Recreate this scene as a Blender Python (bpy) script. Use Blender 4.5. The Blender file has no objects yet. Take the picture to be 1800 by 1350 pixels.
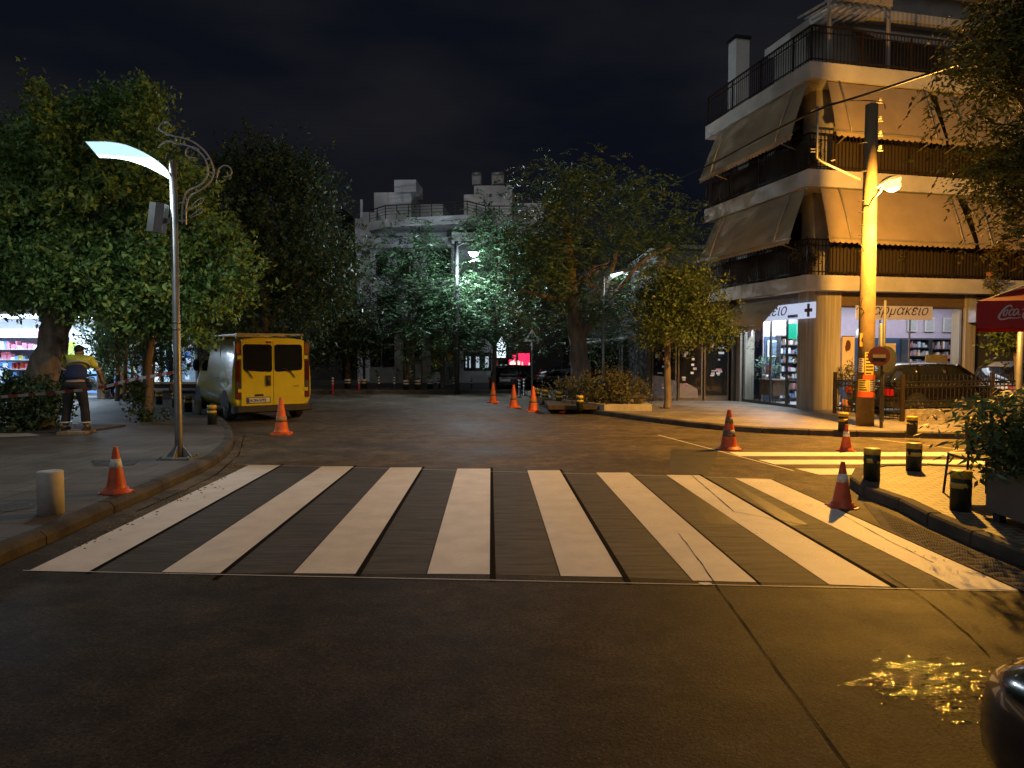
import bpy, bmesh, math, random
import numpy as np
from mathutils import Vector, Matrix
R = math.radians
random.seed(7)
scene = bpy.context.scene
COL = scene.collection
HAZE = 0

# ---------------------------------------------------------------- camera
CAM_H, F, CX, CY, HOR = 1.7, 1250.0, 900.0, 675.0, 619.0
PITCH = math.atan((CY - HOR) / F)
cam_d = bpy.data.cameras.new("camera"); cam_d.sensor_width = 36.0; cam_d.lens = 36.0 * F / 1800.0
cam_d.clip_start = 0.05; cam_d.clip_end = 2000
cam = bpy.data.objects.new("camera", cam_d); COL.objects.link(cam)
cam.location = (0, 0, CAM_H); cam.rotation_euler = (R(90) - PITCH, 0, 0)
scene.camera = cam

# ---------------------------------------------------------------- world (night sky)
world = bpy.data.worlds.new("World"); scene.world = world; world.use_nodes = True
wn = world.node_tree; wn.nodes.clear()
w_out = wn.nodes.new("ShaderNodeOutputWorld"); w_bg = wn.nodes.new("ShaderNodeBackground")
w_sky = wn.nodes.new("ShaderNodeTexSky"); w_sky.sky_type = 'NISHITA'; w_sky.sun_disc = False
w_sky.sun_elevation = R(-4); w_sky.sun_rotation = R(200); w_sky.altitude = 100
w_tc = wn.nodes.new("ShaderNodeTexCoord"); w_no = wn.nodes.new("ShaderNodeTexNoise")
w_no.inputs['Scale'].default_value = 3.0; w_no.inputs['Detail'].default_value = 4
w_ra = wn.nodes.new("ShaderNodeValToRGB")
w_ra.color_ramp.elements[0].position = .35; w_ra.color_ramp.elements[0].color = (.0030, .0040, .0078, 1)
w_ra.color_ramp.elements[1].position = .75; w_ra.color_ramp.elements[1].color = (.0112, .0112, .0132, 1)
w_mp = wn.nodes.new("ShaderNodeMapping"); w_mp.inputs['Scale'].default_value = (1, 1, 3)
w_mx = wn.nodes.new("ShaderNodeVectorMath"); w_mx.operation = 'SCALE'; w_mx.inputs['Scale'].default_value = 0.03
w_ad = wn.nodes.new("ShaderNodeVectorMath"); w_ad.operation = 'ADD'
wn.links.new(w_tc.outputs['Generated'], w_mp.inputs[0]); wn.links.new(w_mp.outputs[0], w_no.inputs[0])
wn.links.new(w_no.outputs['Fac'], w_ra.inputs[0]); wn.links.new(w_sky.outputs[0], w_mx.inputs[0])
wn.links.new(w_mx.outputs[0], w_ad.inputs[0]); wn.links.new(w_ra.outputs[0], w_ad.inputs[1])
wn.links.new(w_ad.outputs[0], w_bg.inputs[0]); wn.links.new(w_bg.outputs[0], w_out.inputs[0])
w_bg.inputs[1].default_value = 0.9

# added soft weak fill from high behind the camera, for an unseen lamp
fill_sun_d = bpy.data.lights.new("fill_sun", 'SUN'); fill_sun_d.energy = 0.32; fill_sun_d.angle = R(70); fill_sun_d.color = (.93, .97, 1.0)
fill_sun = bpy.data.objects.new("fill_sun", fill_sun_d); COL.objects.link(fill_sun); fill_sun.rotation_euler = (R(48), 0, R(-22))

vs = scene.view_settings; vs.view_transform = 'Standard'; vs.look = 'None'; vs.exposure = 0.2; vs.gamma = 1.0
scene.cycles.max_bounces = 5; scene.cycles.diffuse_bounces = 2; scene.cycles.glossy_bounces = 3
scene.cycles.transparent_max_bounces = 8
scene.cycles.sample_clamp_indirect = 4.0
scene.cycles.use_denoising = True

# ---------------------------------------------------------------- placement helpers
def ray(px, py):
    xc, yc = (px - CX) / F, (CY - py) / F
    return (xc, math.cos(PITCH) + yc * math.sin(PITCH), yc * math.cos(PITCH) - math.sin(PITCH))
def G(px, py, z=0.0):
    d = ray(px, py); t = (z - CAM_H) / d[2]
    return Vector((d[0] * t, d[1] * t, z))
def P(px, py, Y):
    d = ray(px, py); t = Y / d[1]
    return Vector((d[0] * t, Y, CAM_H + d[2] * t))

# ---------------------------------------------------------------- mesh builder
class MB:
    def __init__(s): s.v = []; s.f = []; s.m = []; s.cur = 0; s.smooth = []; s.sm = False
    def add(s, vs_, fs_, sm=None):
        o = len(s.v); s.v += [tuple(p) for p in vs_]
        for f in fs_:
            s.f.append(tuple(i + o for i in f)); s.m.append(s.cur); s.smooth.append(s.sm if sm is None else sm)
        return s
    def mat(s, i): s.cur = i; return s
    def box(s, x0, x1, y0, y1, z0, z1, rot=None, piv=(0, 0, 0)):
        V = [(x0, y0, z0), (x1, y0, z0), (x1, y1, z0), (x0, y1, z0), (x0, y0, z1), (x1, y0, z1), (x1, y1, z1), (x0, y1, z1)]
        if rot is not None:
            V = [tuple(rot @ (Vector(p) - Vector(piv)) + Vector(piv)) for p in V]
        return s.add(V, [(0, 3, 2, 1), (4, 5, 6, 7), (0, 1, 5, 4), (1, 2, 6, 5), (2, 3, 7, 6), (3, 0, 4, 7)], False)
    def bar(s, a, b, w, h=None):
        a, b = Vector(a), Vector(b); h = h or w; d = (b - a).normalized()
        up = Vector((0, 0, 1)) if abs(d.z) < .95 else Vector((0, 1, 0))
        x = d.cross(up).normalized() * w / 2; y = x.cross(d).normalized() * h / 2
        V = [a - x - y, a + x - y, a + x + y, a - x + y, b - x - y, b + x - y, b + x + y, b - x + y]
        return s.add(V, [(0, 1, 2, 3), (7, 6, 5, 4), (0, 4, 5, 1), (1, 5, 6, 2), (2, 6, 7, 3), (3, 7, 4, 0)], False)
    def tube(s, pts, r, n=8, cap=True, sm=True):
        pts = [Vector(p) for p in pts]; k = len(pts)
        rs = r if isinstance(r, (list, tuple)) else [r] * k
        V = []; ref = None
        for i, p in enumerate(pts):
            d = (pts[min(i + 1, k - 1)] - pts[max(i - 1, 0)]).normalized()
            if ref is None: ref = Vector((1, 0, 0)) if abs(d.x) < .9 else Vector((0, 1, 0))
            x = (ref - d * ref.dot(d)).normalized(); ref = x; y = d.cross(x)
            for j in range(n):
                a = 2 * math.pi * j / n
                V.append(p + (x * math.cos(a) + y * math.sin(a)) * rs[i])
        Fs = [(i * n + j, i * n + (j + 1) % n, (i + 1) * n + (j + 1) % n, (i + 1) * n + j) for i in range(k - 1) for j in range(n)]
        s.add(V, Fs, sm)
        if cap:
            o = len(s.v) - len(V)
            s.f.append(tuple(o + j for j in reversed(range(n)))); s.m.append(s.cur); s.smooth.append(False)
            s.f.append(tuple(o + (k - 1) * n + j for j in range(n))); s.m.append(s.cur); s.smooth.append(False)
        return s
    def lathe(s, prof, n=20, c=(0, 0, 0), sm=True):
        # prof: list of (r, z[, mat])
        V = []
        for q in prof:
            for j in range(n):
                a = 2 * math.pi * j / n; V.append((c[0] + q[0] * math.cos(a), c[1] + q[0] * math.sin(a), c[2] + q[1]))
        o = len(s.v); s.v += V
        for i in range(len(prof) - 1):
            m = prof[i][2] if len(prof[i]) > 2 else s.cur
            for j in range(n):
                s.f.append((o + i * n + j, o + i * n + (j + 1) % n, o + (i + 1) * n + (j + 1) % n, o + (i + 1) * n + j)); s.m.append(m); s.smooth.append(sm)
        s.f.append(tuple(o + j for j in reversed(range(n)))); s.m.append(prof[0][2] if len(prof[0]) > 2 else s.cur); s.smooth.append(False)
        k = (len(prof) - 1) * n
        s.f.append(tuple(o + k + j for j in range(n))); s.m.append(prof[-1][2] if len(prof[-1]) > 2 else s.cur); s.smooth.append(False)
        return s
    def prism(s, poly, z0, z1):
        n = len(poly); V = [(p[0], p[1], z0) for p in poly] + [(p[0], p[1], z1) for p in poly]
        return s.add(V, [tuple(reversed(range(n))), tuple(range(n, 2 * n))] + [(i, (i + 1) % n, n + (i + 1) % n, n + i) for i in range(n)], False)
    def plate(s, pts, off):
        # flat polygon with thickness vector off
        n = len(pts); o = Vector(off); V = [Vector(p) for p in pts] + [Vector(p) + o for p in pts]
        return s.add(V, [tuple(range(n)), tuple(reversed(range(n, 2 * n)))] + [(i, n + i, n + (i + 1) % n, (i + 1) % n) for i in range(n)], False)
    def sphere(s, c, r, n=12, sc=(1, 1, 1)):
        k = n // 2; prof = [(max(.001, math.sin(math.pi * i / k)) * r, -math.cos(math.pi * i / k) * r) for i in range(k + 1)]
        o = len(s.v); s.lathe(prof, n)
        for i in range(o, len(s.v)):
            p = s.v[i]; s.v[i] = (c[0] + p[0] * sc[0], c[1] + p[1] * sc[1], c[2] + p[2] * sc[2])
        return s
    def grid(s, P_, nu, nv, sm=True):
        # P_(i,j)->point
        V = [P_(i, j) for i in range(nu) for j in range(nv)]
        return s.add(V, [(i * nv + j, (i + 1) * nv + j, (i + 1) * nv + j + 1, i * nv + j + 1) for i in range(nu - 1) for j in range(nv - 1)], sm)
    def build(s, name, mats, parent=None, loc=None, rz=0, fix=True):
        me = bpy.data.meshes.new(name); me.from_pydata(s.v, [], s.f)
        if not isinstance(mats, (list, tuple)): mats = [mats]
        for m in mats: me.materials.append(m)
        me.polygons.foreach_set('material_index', s.m); me.polygons.foreach_set('use_smooth', s.smooth)
        me.update()
        if fix:
            b = bmesh.new(); b.from_mesh(me); bmesh.ops.recalc_face_normals(b, faces=b.faces); b.to_mesh(me); b.free()
        o = bpy.data.objects.new(name, me); COL.objects.link(o)
        if parent is not None: o.parent = parent
        if loc is not None: o.location = loc
        o.rotation_euler = (0, 0, rz)
        return o

def tag(o, label=None, cat=None, group=None, kind=None):
    if label: o['label'] = label
    if cat: o['category'] = cat
    if group: o['group'] = group
    if kind: o['kind'] = kind
    return o
def thing(name, label, cat, loc=(0, 0, 0), rz=0, group=None):
    o = bpy.data.objects.new(name, None); COL.objects.link(o); o.location = loc; o.rotation_euler = (0, 0, rz)
    o.empty_display_size = .2
    return tag(o, label, cat, group)
def struct(o): o['kind'] = 'structure'; return o
def kids(o): return [c for c in bpy.data.objects if c.parent == o]
def dup(o, loc=None, rz=None, label=None, group=None, scale=None, _p=None):
    c = o.copy(); COL.objects.link(c)
    if _p is not None: c.parent = _p
    for k in kids(o): dup(k, _p=c)
    if loc is not None: c.location = loc
    if rz is not None: c.rotation_euler = (0, 0, rz)
    if scale: c.scale = (scale,) * 3
    if label: c['label'] = label
    if group: c['group'] = group
    return c

# ---------------------------------------------------------------- materials
_mc = {}
def M(name, col, rough=.6, metal=0.0, var=.2, scale=6.0, bump=0.0, bscale=60.0, emit=None, es=0.0, spec=.5, coat=0.0, alpha=1.0, trans=0.0, island=0.0, rvar=0.0, streak=False):
    if name in _mc: return _mc[name]
    m = bpy.data.materials.new(name); m.use_nodes = True; nt = m.node_tree; b = nt.nodes['Principled BSDF']
    b.inputs['Roughness'].default_value = rough; b.inputs['Metallic'].default_value = metal
    b.inputs['Specular IOR Level'].default_value = spec; b.inputs['Coat Weight'].default_value = coat
    b.inputs['Alpha'].default_value = alpha; b.inputs['Transmission Weight'].default_value = trans
    tc = nt.nodes.new("ShaderNodeTexCoord")
    src = tc.outputs['Object']
    if streak:
        mp = nt.nodes.new("ShaderNodeMapping"); mp.inputs['Scale'].default_value = streak; nt.links.new(src, mp.inputs[0]); src = mp.outputs[0]
    no = nt.nodes.new("ShaderNodeTexNoise"); no.inputs['Scale'].default_value = scale; no.inputs['Detail'].default_value = 5; no.inputs['Roughness'].default_value = .6
    nt.links.new(src, no.inputs['Vector'])
    ra = nt.nodes.new("ShaderNodeValToRGB"); e = ra.color_ramp.elements
    e[0].position = .3; e[1].position = .72
    e[0].color = tuple(c * (1 - var) for c in col) + (1,); e[1].color = tuple(min(1, c * (1 + var)) for c in col) + (1,)
    fac = no.outputs['Fac']
    if island:
        g = nt.nodes.new("ShaderNodeNewGeometry"); mx = nt.nodes.new("ShaderNodeMath"); mx.operation = 'MULTIPLY_ADD'
        mx.inputs[1].default_value = island; nt.links.new(g.outputs['Random Per Island'], mx.inputs[0])
        m2 = nt.nodes.new("ShaderNodeMath"); m2.operation = 'MULTIPLY'; m2.inputs[1].default_value = 1 - island * .5
        nt.links.new(no.outputs['Fac'], m2.inputs[0]); nt.links.new(m2.outputs[0], mx.inputs[2]); fac = mx.outputs[0]
    nt.links.new(fac, ra.inputs[0]); nt.links.new(ra.outputs[0], b.inputs['Base Color'])
    if rvar:
        mr = nt.nodes.new("ShaderNodeMapRange"); mr.inputs['To Min'].default_value = max(0.02, rough - rvar); mr.inputs['To Max'].default_value = min(1, rough + rvar)
        mr.inputs['From Min'].default_value = .3; mr.inputs['From Max'].default_value = .7
        nt.links.new(no.outputs['Fac'], mr.inputs[0]); nt.links.new(mr.outputs[0], b.inputs['Roughness'])
    if bump:
        n2 = nt.nodes.new("ShaderNodeTexNoise"); n2.inputs['Scale'].default_value = bscale; n2.inputs['Detail'].default_value = 3
        nt.links.new(src, n2.inputs['Vector'])
        bu = nt.nodes.new("ShaderNodeBump"); bu.inputs['Strength'].default_value = bump; bu.inputs['Distance'].default_value = .01
        nt.links.new(n2.outputs['Fac'], bu.inputs['Height']); nt.links.new(bu.outputs[0], b.inputs['Normal'])
    if emit is not None:
        b.inputs['Emission Color'].default_value = tuple(emit) + (1,); b.inputs['Emission Strength'].default_value = es
    _mc[name] = m
    return m
def leafmat(name, c, var=.5, tf=.2):
    m = M(name, c, .5, var=var, scale=1.6, island=.75, spec=.4)
    nt = m.node_tree; b = nt.nodes['Principled BSDF']
    tr = nt.nodes.new("ShaderNodeBsdfTranslucent"); mx = nt.nodes.new("ShaderNodeMixShader"); mx.inputs[0].default_value = tf
    ra = [n for n in nt.nodes if n.type == 'VALTORGB'][0]; out = [n for n in nt.nodes if n.type == 'OUTPUT_MATERIAL'][0]
    nt.links.new(ra.outputs[0], tr.inputs[0]); nt.links.new(b.outputs[0], mx.inputs[1]); nt.links.new(tr.outputs[0], mx.inputs[2]); nt.links.new(mx.outputs[0], out.inputs[0])
    return m

def asphalt():
    m = bpy.data.materials.new("asphalt"); m.use_nodes = True; nt = m.node_tree; b = nt.nodes['Principled BSDF']; L = nt.links.new
    tc = nt.nodes.new("ShaderNodeTexCoord"); N = nt.nodes.new
    def noise(sc, det=4, ro=.6, vec=None):
        n = N("ShaderNodeTexNoise"); n.inputs['Scale'].default_value = sc; n.inputs['Detail'].default_value = det; n.inputs['Roughness'].default_value = ro
        L(vec or tc.outputs['Object'], n.inputs['Vector']); return n.outputs['Fac']
    big = noise(.35, 6, .72); fine = noise(48, 4, .85); mp = N("ShaderNodeMapping"); mp.inputs['Scale'].default_value = (1, 1.6, 1)
    L(tc.outputs['Object'], mp.inputs[0]); streak = noise(.9, 7, .78, mp.outputs[0])
    vo = N("ShaderNodeTexVoronoi"); vo.inputs['Scale'].default_value = 90; L(tc.outputs['Object'], vo.inputs['Vector'])
    r1 = N("ShaderNodeValToRGB"); r1.color_ramp.elements[0].position = .3; r1.color_ramp.elements[1].position = .75
    r1.color_ramp.elements[0].color = (.017, .0150, .0125, 1); r1.color_ramp.elements[1].color = (.050, .043, .035, 1); L(big, r1.inputs[0])
    r2 = N("ShaderNodeValToRGB"); r2.color_ramp.elements[0].position = .45; r2.color_ramp.elements[1].position = .78
    r2.color_ramp.elements[0].color = (1, 1, 1, 1); r2.color_ramp.elements[1].color = (1.9, 1.85, 1.75, 1); L(streak, r2.inputs[0])
    r3 = N("ShaderNodeValToRGB"); r3.color_ramp.elements[0].color = (.35, .35, .35, 1); r3.color_ramp.elements[1].color = (2.1, 2.05, 1.95, 1)
    r3.color_ramp.elements[0].position = .36; r3.color_ramp.elements[1].position = .64; L(fine, r3.inputs[0])
    def mul(a, c):
        x = N("ShaderNodeMix"); x.data_type = 'RGBA'; x.blend_type = 'MULTIPLY'; x.inputs['Factor'].default_value = 1; L(a, x.inputs[6]); L(c, x.inputs[7]); return x.outputs[2]
    r4 = N("ShaderNodeValToRGB"); r4.color_ramp.elements[0].position = .32; r4.color_ramp.elements[1].position = .68; r4.color_ramp.elements[0].color = (.5, .5, .51, 1); r4.color_ramp.elements[1].color = (1.7, 1.68, 1.6, 1); L(noise(3.1, 7, .8), r4.inputs[0])
    vs2 = N("ShaderNodeTexVoronoi"); vs2.inputs['Scale'].default_value = 26; L(tc.outputs['Object'], vs2.inputs['Vector']); sp = N("ShaderNodeMath"); sp.operation = 'LESS_THAN'; sp.inputs[1].default_value = .085; L(vs2.outputs['Distance'], sp.inputs[0])
    base_c = mul(mul(mul(r1.outputs[0], r2.outputs[0]), r3.outputs[0]), r4.outputs[0]); mxs = N("ShaderNodeMix"); mxs.data_type = 'RGBA'; L(sp.outputs[0], mxs.inputs[0]); L(base_c, mxs.inputs[6]); mxs.inputs[7].default_value = (.17, .16, .14, 1)
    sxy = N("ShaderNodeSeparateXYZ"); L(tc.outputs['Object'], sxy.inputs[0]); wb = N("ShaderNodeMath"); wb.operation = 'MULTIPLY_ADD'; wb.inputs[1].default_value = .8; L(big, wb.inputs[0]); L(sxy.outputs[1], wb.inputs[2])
    ag = N("ShaderNodeValToRGB"); ag.color_ramp.elements[0].position = .285; ag.color_ramp.elements[0].color = (.82, .82, .83, 1); ag.color_ramp.elements[1].position = .46; ag.color_ramp.elements[1].color = (1.9, 1.85, 1.75, 1)  # lighter asphalt past the crossing, with the lamp's grazing sheen put into it
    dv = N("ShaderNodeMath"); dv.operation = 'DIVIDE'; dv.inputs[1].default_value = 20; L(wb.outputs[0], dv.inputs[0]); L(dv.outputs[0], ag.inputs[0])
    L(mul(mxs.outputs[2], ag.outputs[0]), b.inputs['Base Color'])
    mr = N("ShaderNodeMapRange"); mr.inputs['From Min'].default_value = .3; mr.inputs['From Max'].default_value = .7; mr.inputs['To Min'].default_value = .58; mr.inputs['To Max'].default_value = .80
    L(big, mr.inputs[0]); L(mr.outputs[0], b.inputs['Roughness'])
    b.inputs['Specular IOR Level'].default_value = .13
    bu = N("ShaderNodeBump"); bu.inputs['Strength'].default_value = .5; bu.inputs['Distance'].default_value = .0025; L(vo.outputs['Distance'], bu.inputs['Height'])
    bu2 = N("ShaderNodeBump"); bu2.inputs['Strength'].default_value = .3; bu2.inputs['Distance'].default_value = .008; L(noise(9, 5, .7), bu2.inputs['Height']); L(bu.outputs[0], bu2.inputs['Normal'])
    L(bu2.outputs[0], b.inputs['Normal'])
    return m
def bricks(name, c1, c2, mortar, sx, bw, bh, rough=.75, rot=0):
    m = bpy.data.materials.new(name); m.use_nodes = True; nt = m.node_tree; b = nt.nodes['Principled BSDF']; L = nt.links.new; N = nt.nodes.new
    tc = N("ShaderNodeTexCoord"); mp = N("ShaderNodeMapping"); mp.inputs['Rotation'].default_value = (0, 0, rot); L(tc.outputs['Object'], mp.inputs[0])
    br = N("ShaderNodeTexBrick"); br.inputs['Scale'].default_value = sx; br.inputs['Brick Width'].default_value = bw; br.inputs['Row Height'].default_value = bh
    br.inputs['Color1'].default_value = c1 + (1,); br.inputs['Color2'].default_value = c2 + (1,); br.inputs['Mortar'].default_value = mortar + (1,); br.inputs['Mortar Size'].default_value = .012
    L(mp.outputs[0], br.inputs['Vector'])
    no = N("ShaderNodeTexNoise"); no.inputs['Scale'].default_value = 1.1; no.inputs['Detail'].default_value = 6; L(tc.outputs['Object'], no.inputs['Vector'])
    ra = N("ShaderNodeValToRGB"); ra.color_ramp.elements[0].position = .3; ra.color_ramp.elements[1].position = .7
    ra.color_ramp.elements[0].color = (.55, .52, .5, 1); ra.color_ramp.elements[1].color = (1.15, 1.15, 1.15, 1); L(no.outputs['Fac'], ra.inputs[0])
    x = N("ShaderNodeMix"); x.data_type = 'RGBA'; x.blend_type = 'MULTIPLY'; x.inputs['Factor'].default_value = 1; L(br.outputs['Color'], x.inputs[6]); L(ra.outputs[0], x.inputs[7])
    L(x.outputs[2], b.inputs['Base Color']); b.inputs['Roughness'].default_value = rough
    bu = N("ShaderNodeBump"); bu.inputs['Strength'].default_value = .7; bu.inputs['Distance'].default_value = .008; bu.invert = True; L(br.outputs['Fac'], bu.inputs['Height'])
    b2 = N("ShaderNodeBump"); b2.inputs['Strength'].default_value = .3; b2.inputs['Distance'].default_value = .01
    n2 = N("ShaderNodeTexNoise"); n2.inputs['Scale'].default_value = 30; L(tc.outputs['Object'], n2.inputs['Vector']); L(n2.outputs['Fac'], b2.inputs['Height']); L(bu.outputs[0], b2.inputs['Normal'])
    L(b2.outputs[0], b.inputs['Normal'])
    return m

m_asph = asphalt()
m_paint = M("road_paint", (.70, .68, .65), .6, var=.13, scale=3.2, bump=.35, bscale=90)
def _wear():
    nt = m_paint.node_tree; b = nt.nodes['Principled BSDF']; N = nt.nodes.new; L = nt.links.new; ra = [n for n in nt.nodes if n.type == 'VALTORGB'][0]; tc = [n for n in nt.nodes if n.type == 'TEX_COORD'][0]
    a = N("ShaderNodeTexNoise"); a.inputs['Scale'].default_value = 70; a.inputs['Detail'].default_value = 3; L(tc.outputs['Object'], a.inputs['Vector'])
    c = N("ShaderNodeTexNoise"); c.inputs['Scale'].default_value = 1.6; c.inputs['Detail'].default_value = 6; c.inputs['Roughness'].default_value = .7; L(tc.outputs['Object'], c.inputs['Vector'])
    sx = N("ShaderNodeSeparateXYZ"); L(tc.outputs['Object'], sx.inputs[0]); mr = N("ShaderNodeMapRange"); mr.inputs['From Min'].default_value = 0; mr.inputs['From Max'].default_value = 4; mr.inputs['To Min'].default_value = 0; mr.inputs['To Max'].default_value = .10; L(sx.outputs[0], mr.inputs[0])
    s = N("ShaderNodeMath"); s.operation = 'ADD'; L(a.outputs['Fac'], s.inputs[0]); L(c.outputs['Fac'], s.inputs[1])
    s2 = N("ShaderNodeMath"); s2.operation = 'ADD'; L(s.outputs[0], s2.inputs[0]); L(mr.outputs[0], s2.inputs[1])
    r = N("ShaderNodeMapRange"); r.inputs['From Min'].default_value = 1.22; r.inputs['From Max'].default_value = 1.34; r.inputs['To Max'].default_value = .75; L(s2.outputs[0], r.inputs[0])
    mx = N("ShaderNodeMix"); mx.data_type = 'RGBA'; L(r.outputs[0], mx.inputs[0]); L(ra.outputs[0], mx.inputs[6]); mx.inputs[7].default_value = (.10, .095, .085, 1); L(mx.outputs[2], b.inputs['Base Color'])
_wear()
m_darktape = M("bitumen_edge", (.010, .009, .008), 1.0, var=.3, spec=.05)
m_scrape = M("scraped_asphalt", (.056, .051, .045), .7, var=.75, scale=2.2, bump=.6, bscale=60, streak=(.8, 7, 1))
m_paveL = bricks("grey_paving", (.115, .105, .095), (.095, .088, .08), (.055, .05, .045), 1.0, .5, .5)
m_paveR = bricks("buff_paving", (.30, .27, .22), (.25, .22, .18), (.10, .09, .075), 1.0, .42, .42, .5)
m_brick = bricks("block_paving", (.32, .28, .22), (.24, .21, .16), (.05, .045, .035), 1.0, .2, .10, .6)
m_kerb = M("kerb_stone", (.085, .072, .058), .9, var=.55, scale=2.2, bump=.5, bscale=25)
m_kerbd = M('kerb_worn', (.052, .049, .045), .95, var=.6, scale=2.5, bump=.7, bscale=20)
m_conc = M("concrete", (.34, .32, .29), .8, var=.22, scale=2, bump=.35, bscale=40)
m_white = M("white_render", (.62, .61, .58), .8, var=.16, scale=1.2, bump=.2, bscale=30)
m_slab = M("slab_paint", (.55, .52, .46), .75, var=.2, scale=1.3, bump=.2, bscale=18)
m_dwall = M("dark_wall", (.055, .05, .045), .8, var=.3, scale=2)
def _scr():
    nt = m_scrape.node_tree; b = nt.nodes['Principled BSDF']; N = nt.nodes.new; L = nt.links.new; ra = [n for n in nt.nodes if n.type == 'VALTORGB'][0]; tc = [n for n in nt.nodes if n.type == 'TEX_COORD'][0]
    mp = N("ShaderNodeMapping"); mp.inputs['Scale'].default_value = (1.1, 9, 1); L(tc.outputs['Object'], mp.inputs[0]); n = N("ShaderNodeTexNoise"); n.inputs['Scale'].default_value = 2.6; n.inputs['Detail'].default_value = 8; n.inputs['Roughness'].default_value = .8; L(mp.outputs[0], n.inputs['Vector'])
    r = N("ShaderNodeMapRange"); r.inputs['From Min'].default_value = .54; r.inputs['From Max'].default_value = .72; r.inputs['To Max'].default_value = .75; L(n.outputs['Fac'], r.inputs[0])
    mx = N("ShaderNodeMix"); mx.data_type = 'RGBA'; L(r.outputs[0], mx.inputs[0]); L(ra.outputs[0], mx.inputs[6]); mx.inputs[7].default_value = (.15, .14, .125, 1); L(mx.outputs[2], b.inputs['Base Color'])
_scr()
m_brown = M("brown_metal", (.05, .035, .025), .5, .3, var=.3)
m_awn = M("awning_canvas", (.36, .27, .16), .85, var=.14, scale=1.5, bump=.25, bscale=200)
m_awn2 = M("awning_pole", (.30, .27, .22), .5, .2)
m_black = M("black_paint", (.018, .017, .016), .45, var=.3)
m_dgreen = M("bollard_green", (.018, .026, .022), .5, var=.4, scale=9, bump=.2)
m_yell = M("yellow_band", (.62, .42, .05), .5, var=.35, scale=14)
m_wband = M("white_band", (.7, .7, .68), .4, var=.2)
m_galv = M("galvanised", (.24, .24, .235), .42, .6, var=.25, scale=5)
m_steel = M("grey_steel", (.33, .33, .33), .45, .5, var=.2)
m_bark = M("bark", (.16, .125, .095), .9, var=.45, scale=7, bump=1.0, bscale=18, streak=(1, 1, .25))
m_barkd = M("bark_dark", (.10, .085, .07), .9, var=.4, scale=7, bump=.9, bscale=18)
m_glass = M("dark_glass", (.012, .013, .014), .06, var=.2, spec=.8)
m_rub = M("rubber", (.014, .014, .014), .75, var=.3)
m_soil = M("soil", (.06, .045, .03), .95, var=.5, bump=1, bscale=20)
m_orange = M("cone_orange", (.72, .13, .025), .5, var=.22, scale=9)
m_cred = M("cone_red", (.50, .085, .03), .5, var=.28, scale=9)
m_cgrey = M("cone_band_grey", (.13, .11, .095), .6, var=.35, scale=15)
m_cwhite = M("cone_band_white", (.62, .62, .6), .5, var=.35, scale=18)

def text_mesh(txt, size, mat, name, parent=None, loc=(0, 0, 0), rot=(R(90), 0, 0), shear=0.0, ext=.004, align='LEFT', sx=1.0, bold=0.0, fit=None):
    c = bpy.data.curves.new(name, 'FONT'); c.body = txt; c.size = size; c.shear = shear; c.extrude = ext; c.align_x = align; c.offset = bold
    t = bpy.data.objects.new(name, c); COL.objects.link(t)
    dg = bpy.context.evaluated_depsgraph_get(); me = bpy.data.meshes.new_from_object(t.evaluated_get(dg))
    bpy.data.objects.remove(t); me.materials.clear(); me.materials.append(mat)
    if fit:
        xs = [v.co.x for v in me.vertices]; sx = fit / (max(xs) - min(xs))
    o = bpy.data.objects.new(name, me); COL.objects.link(o)
    if parent is not None: o.parent = parent
    o.location = loc; o.rotation_euler = rot; o.scale = (sx, 1, 1)
    return o

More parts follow.
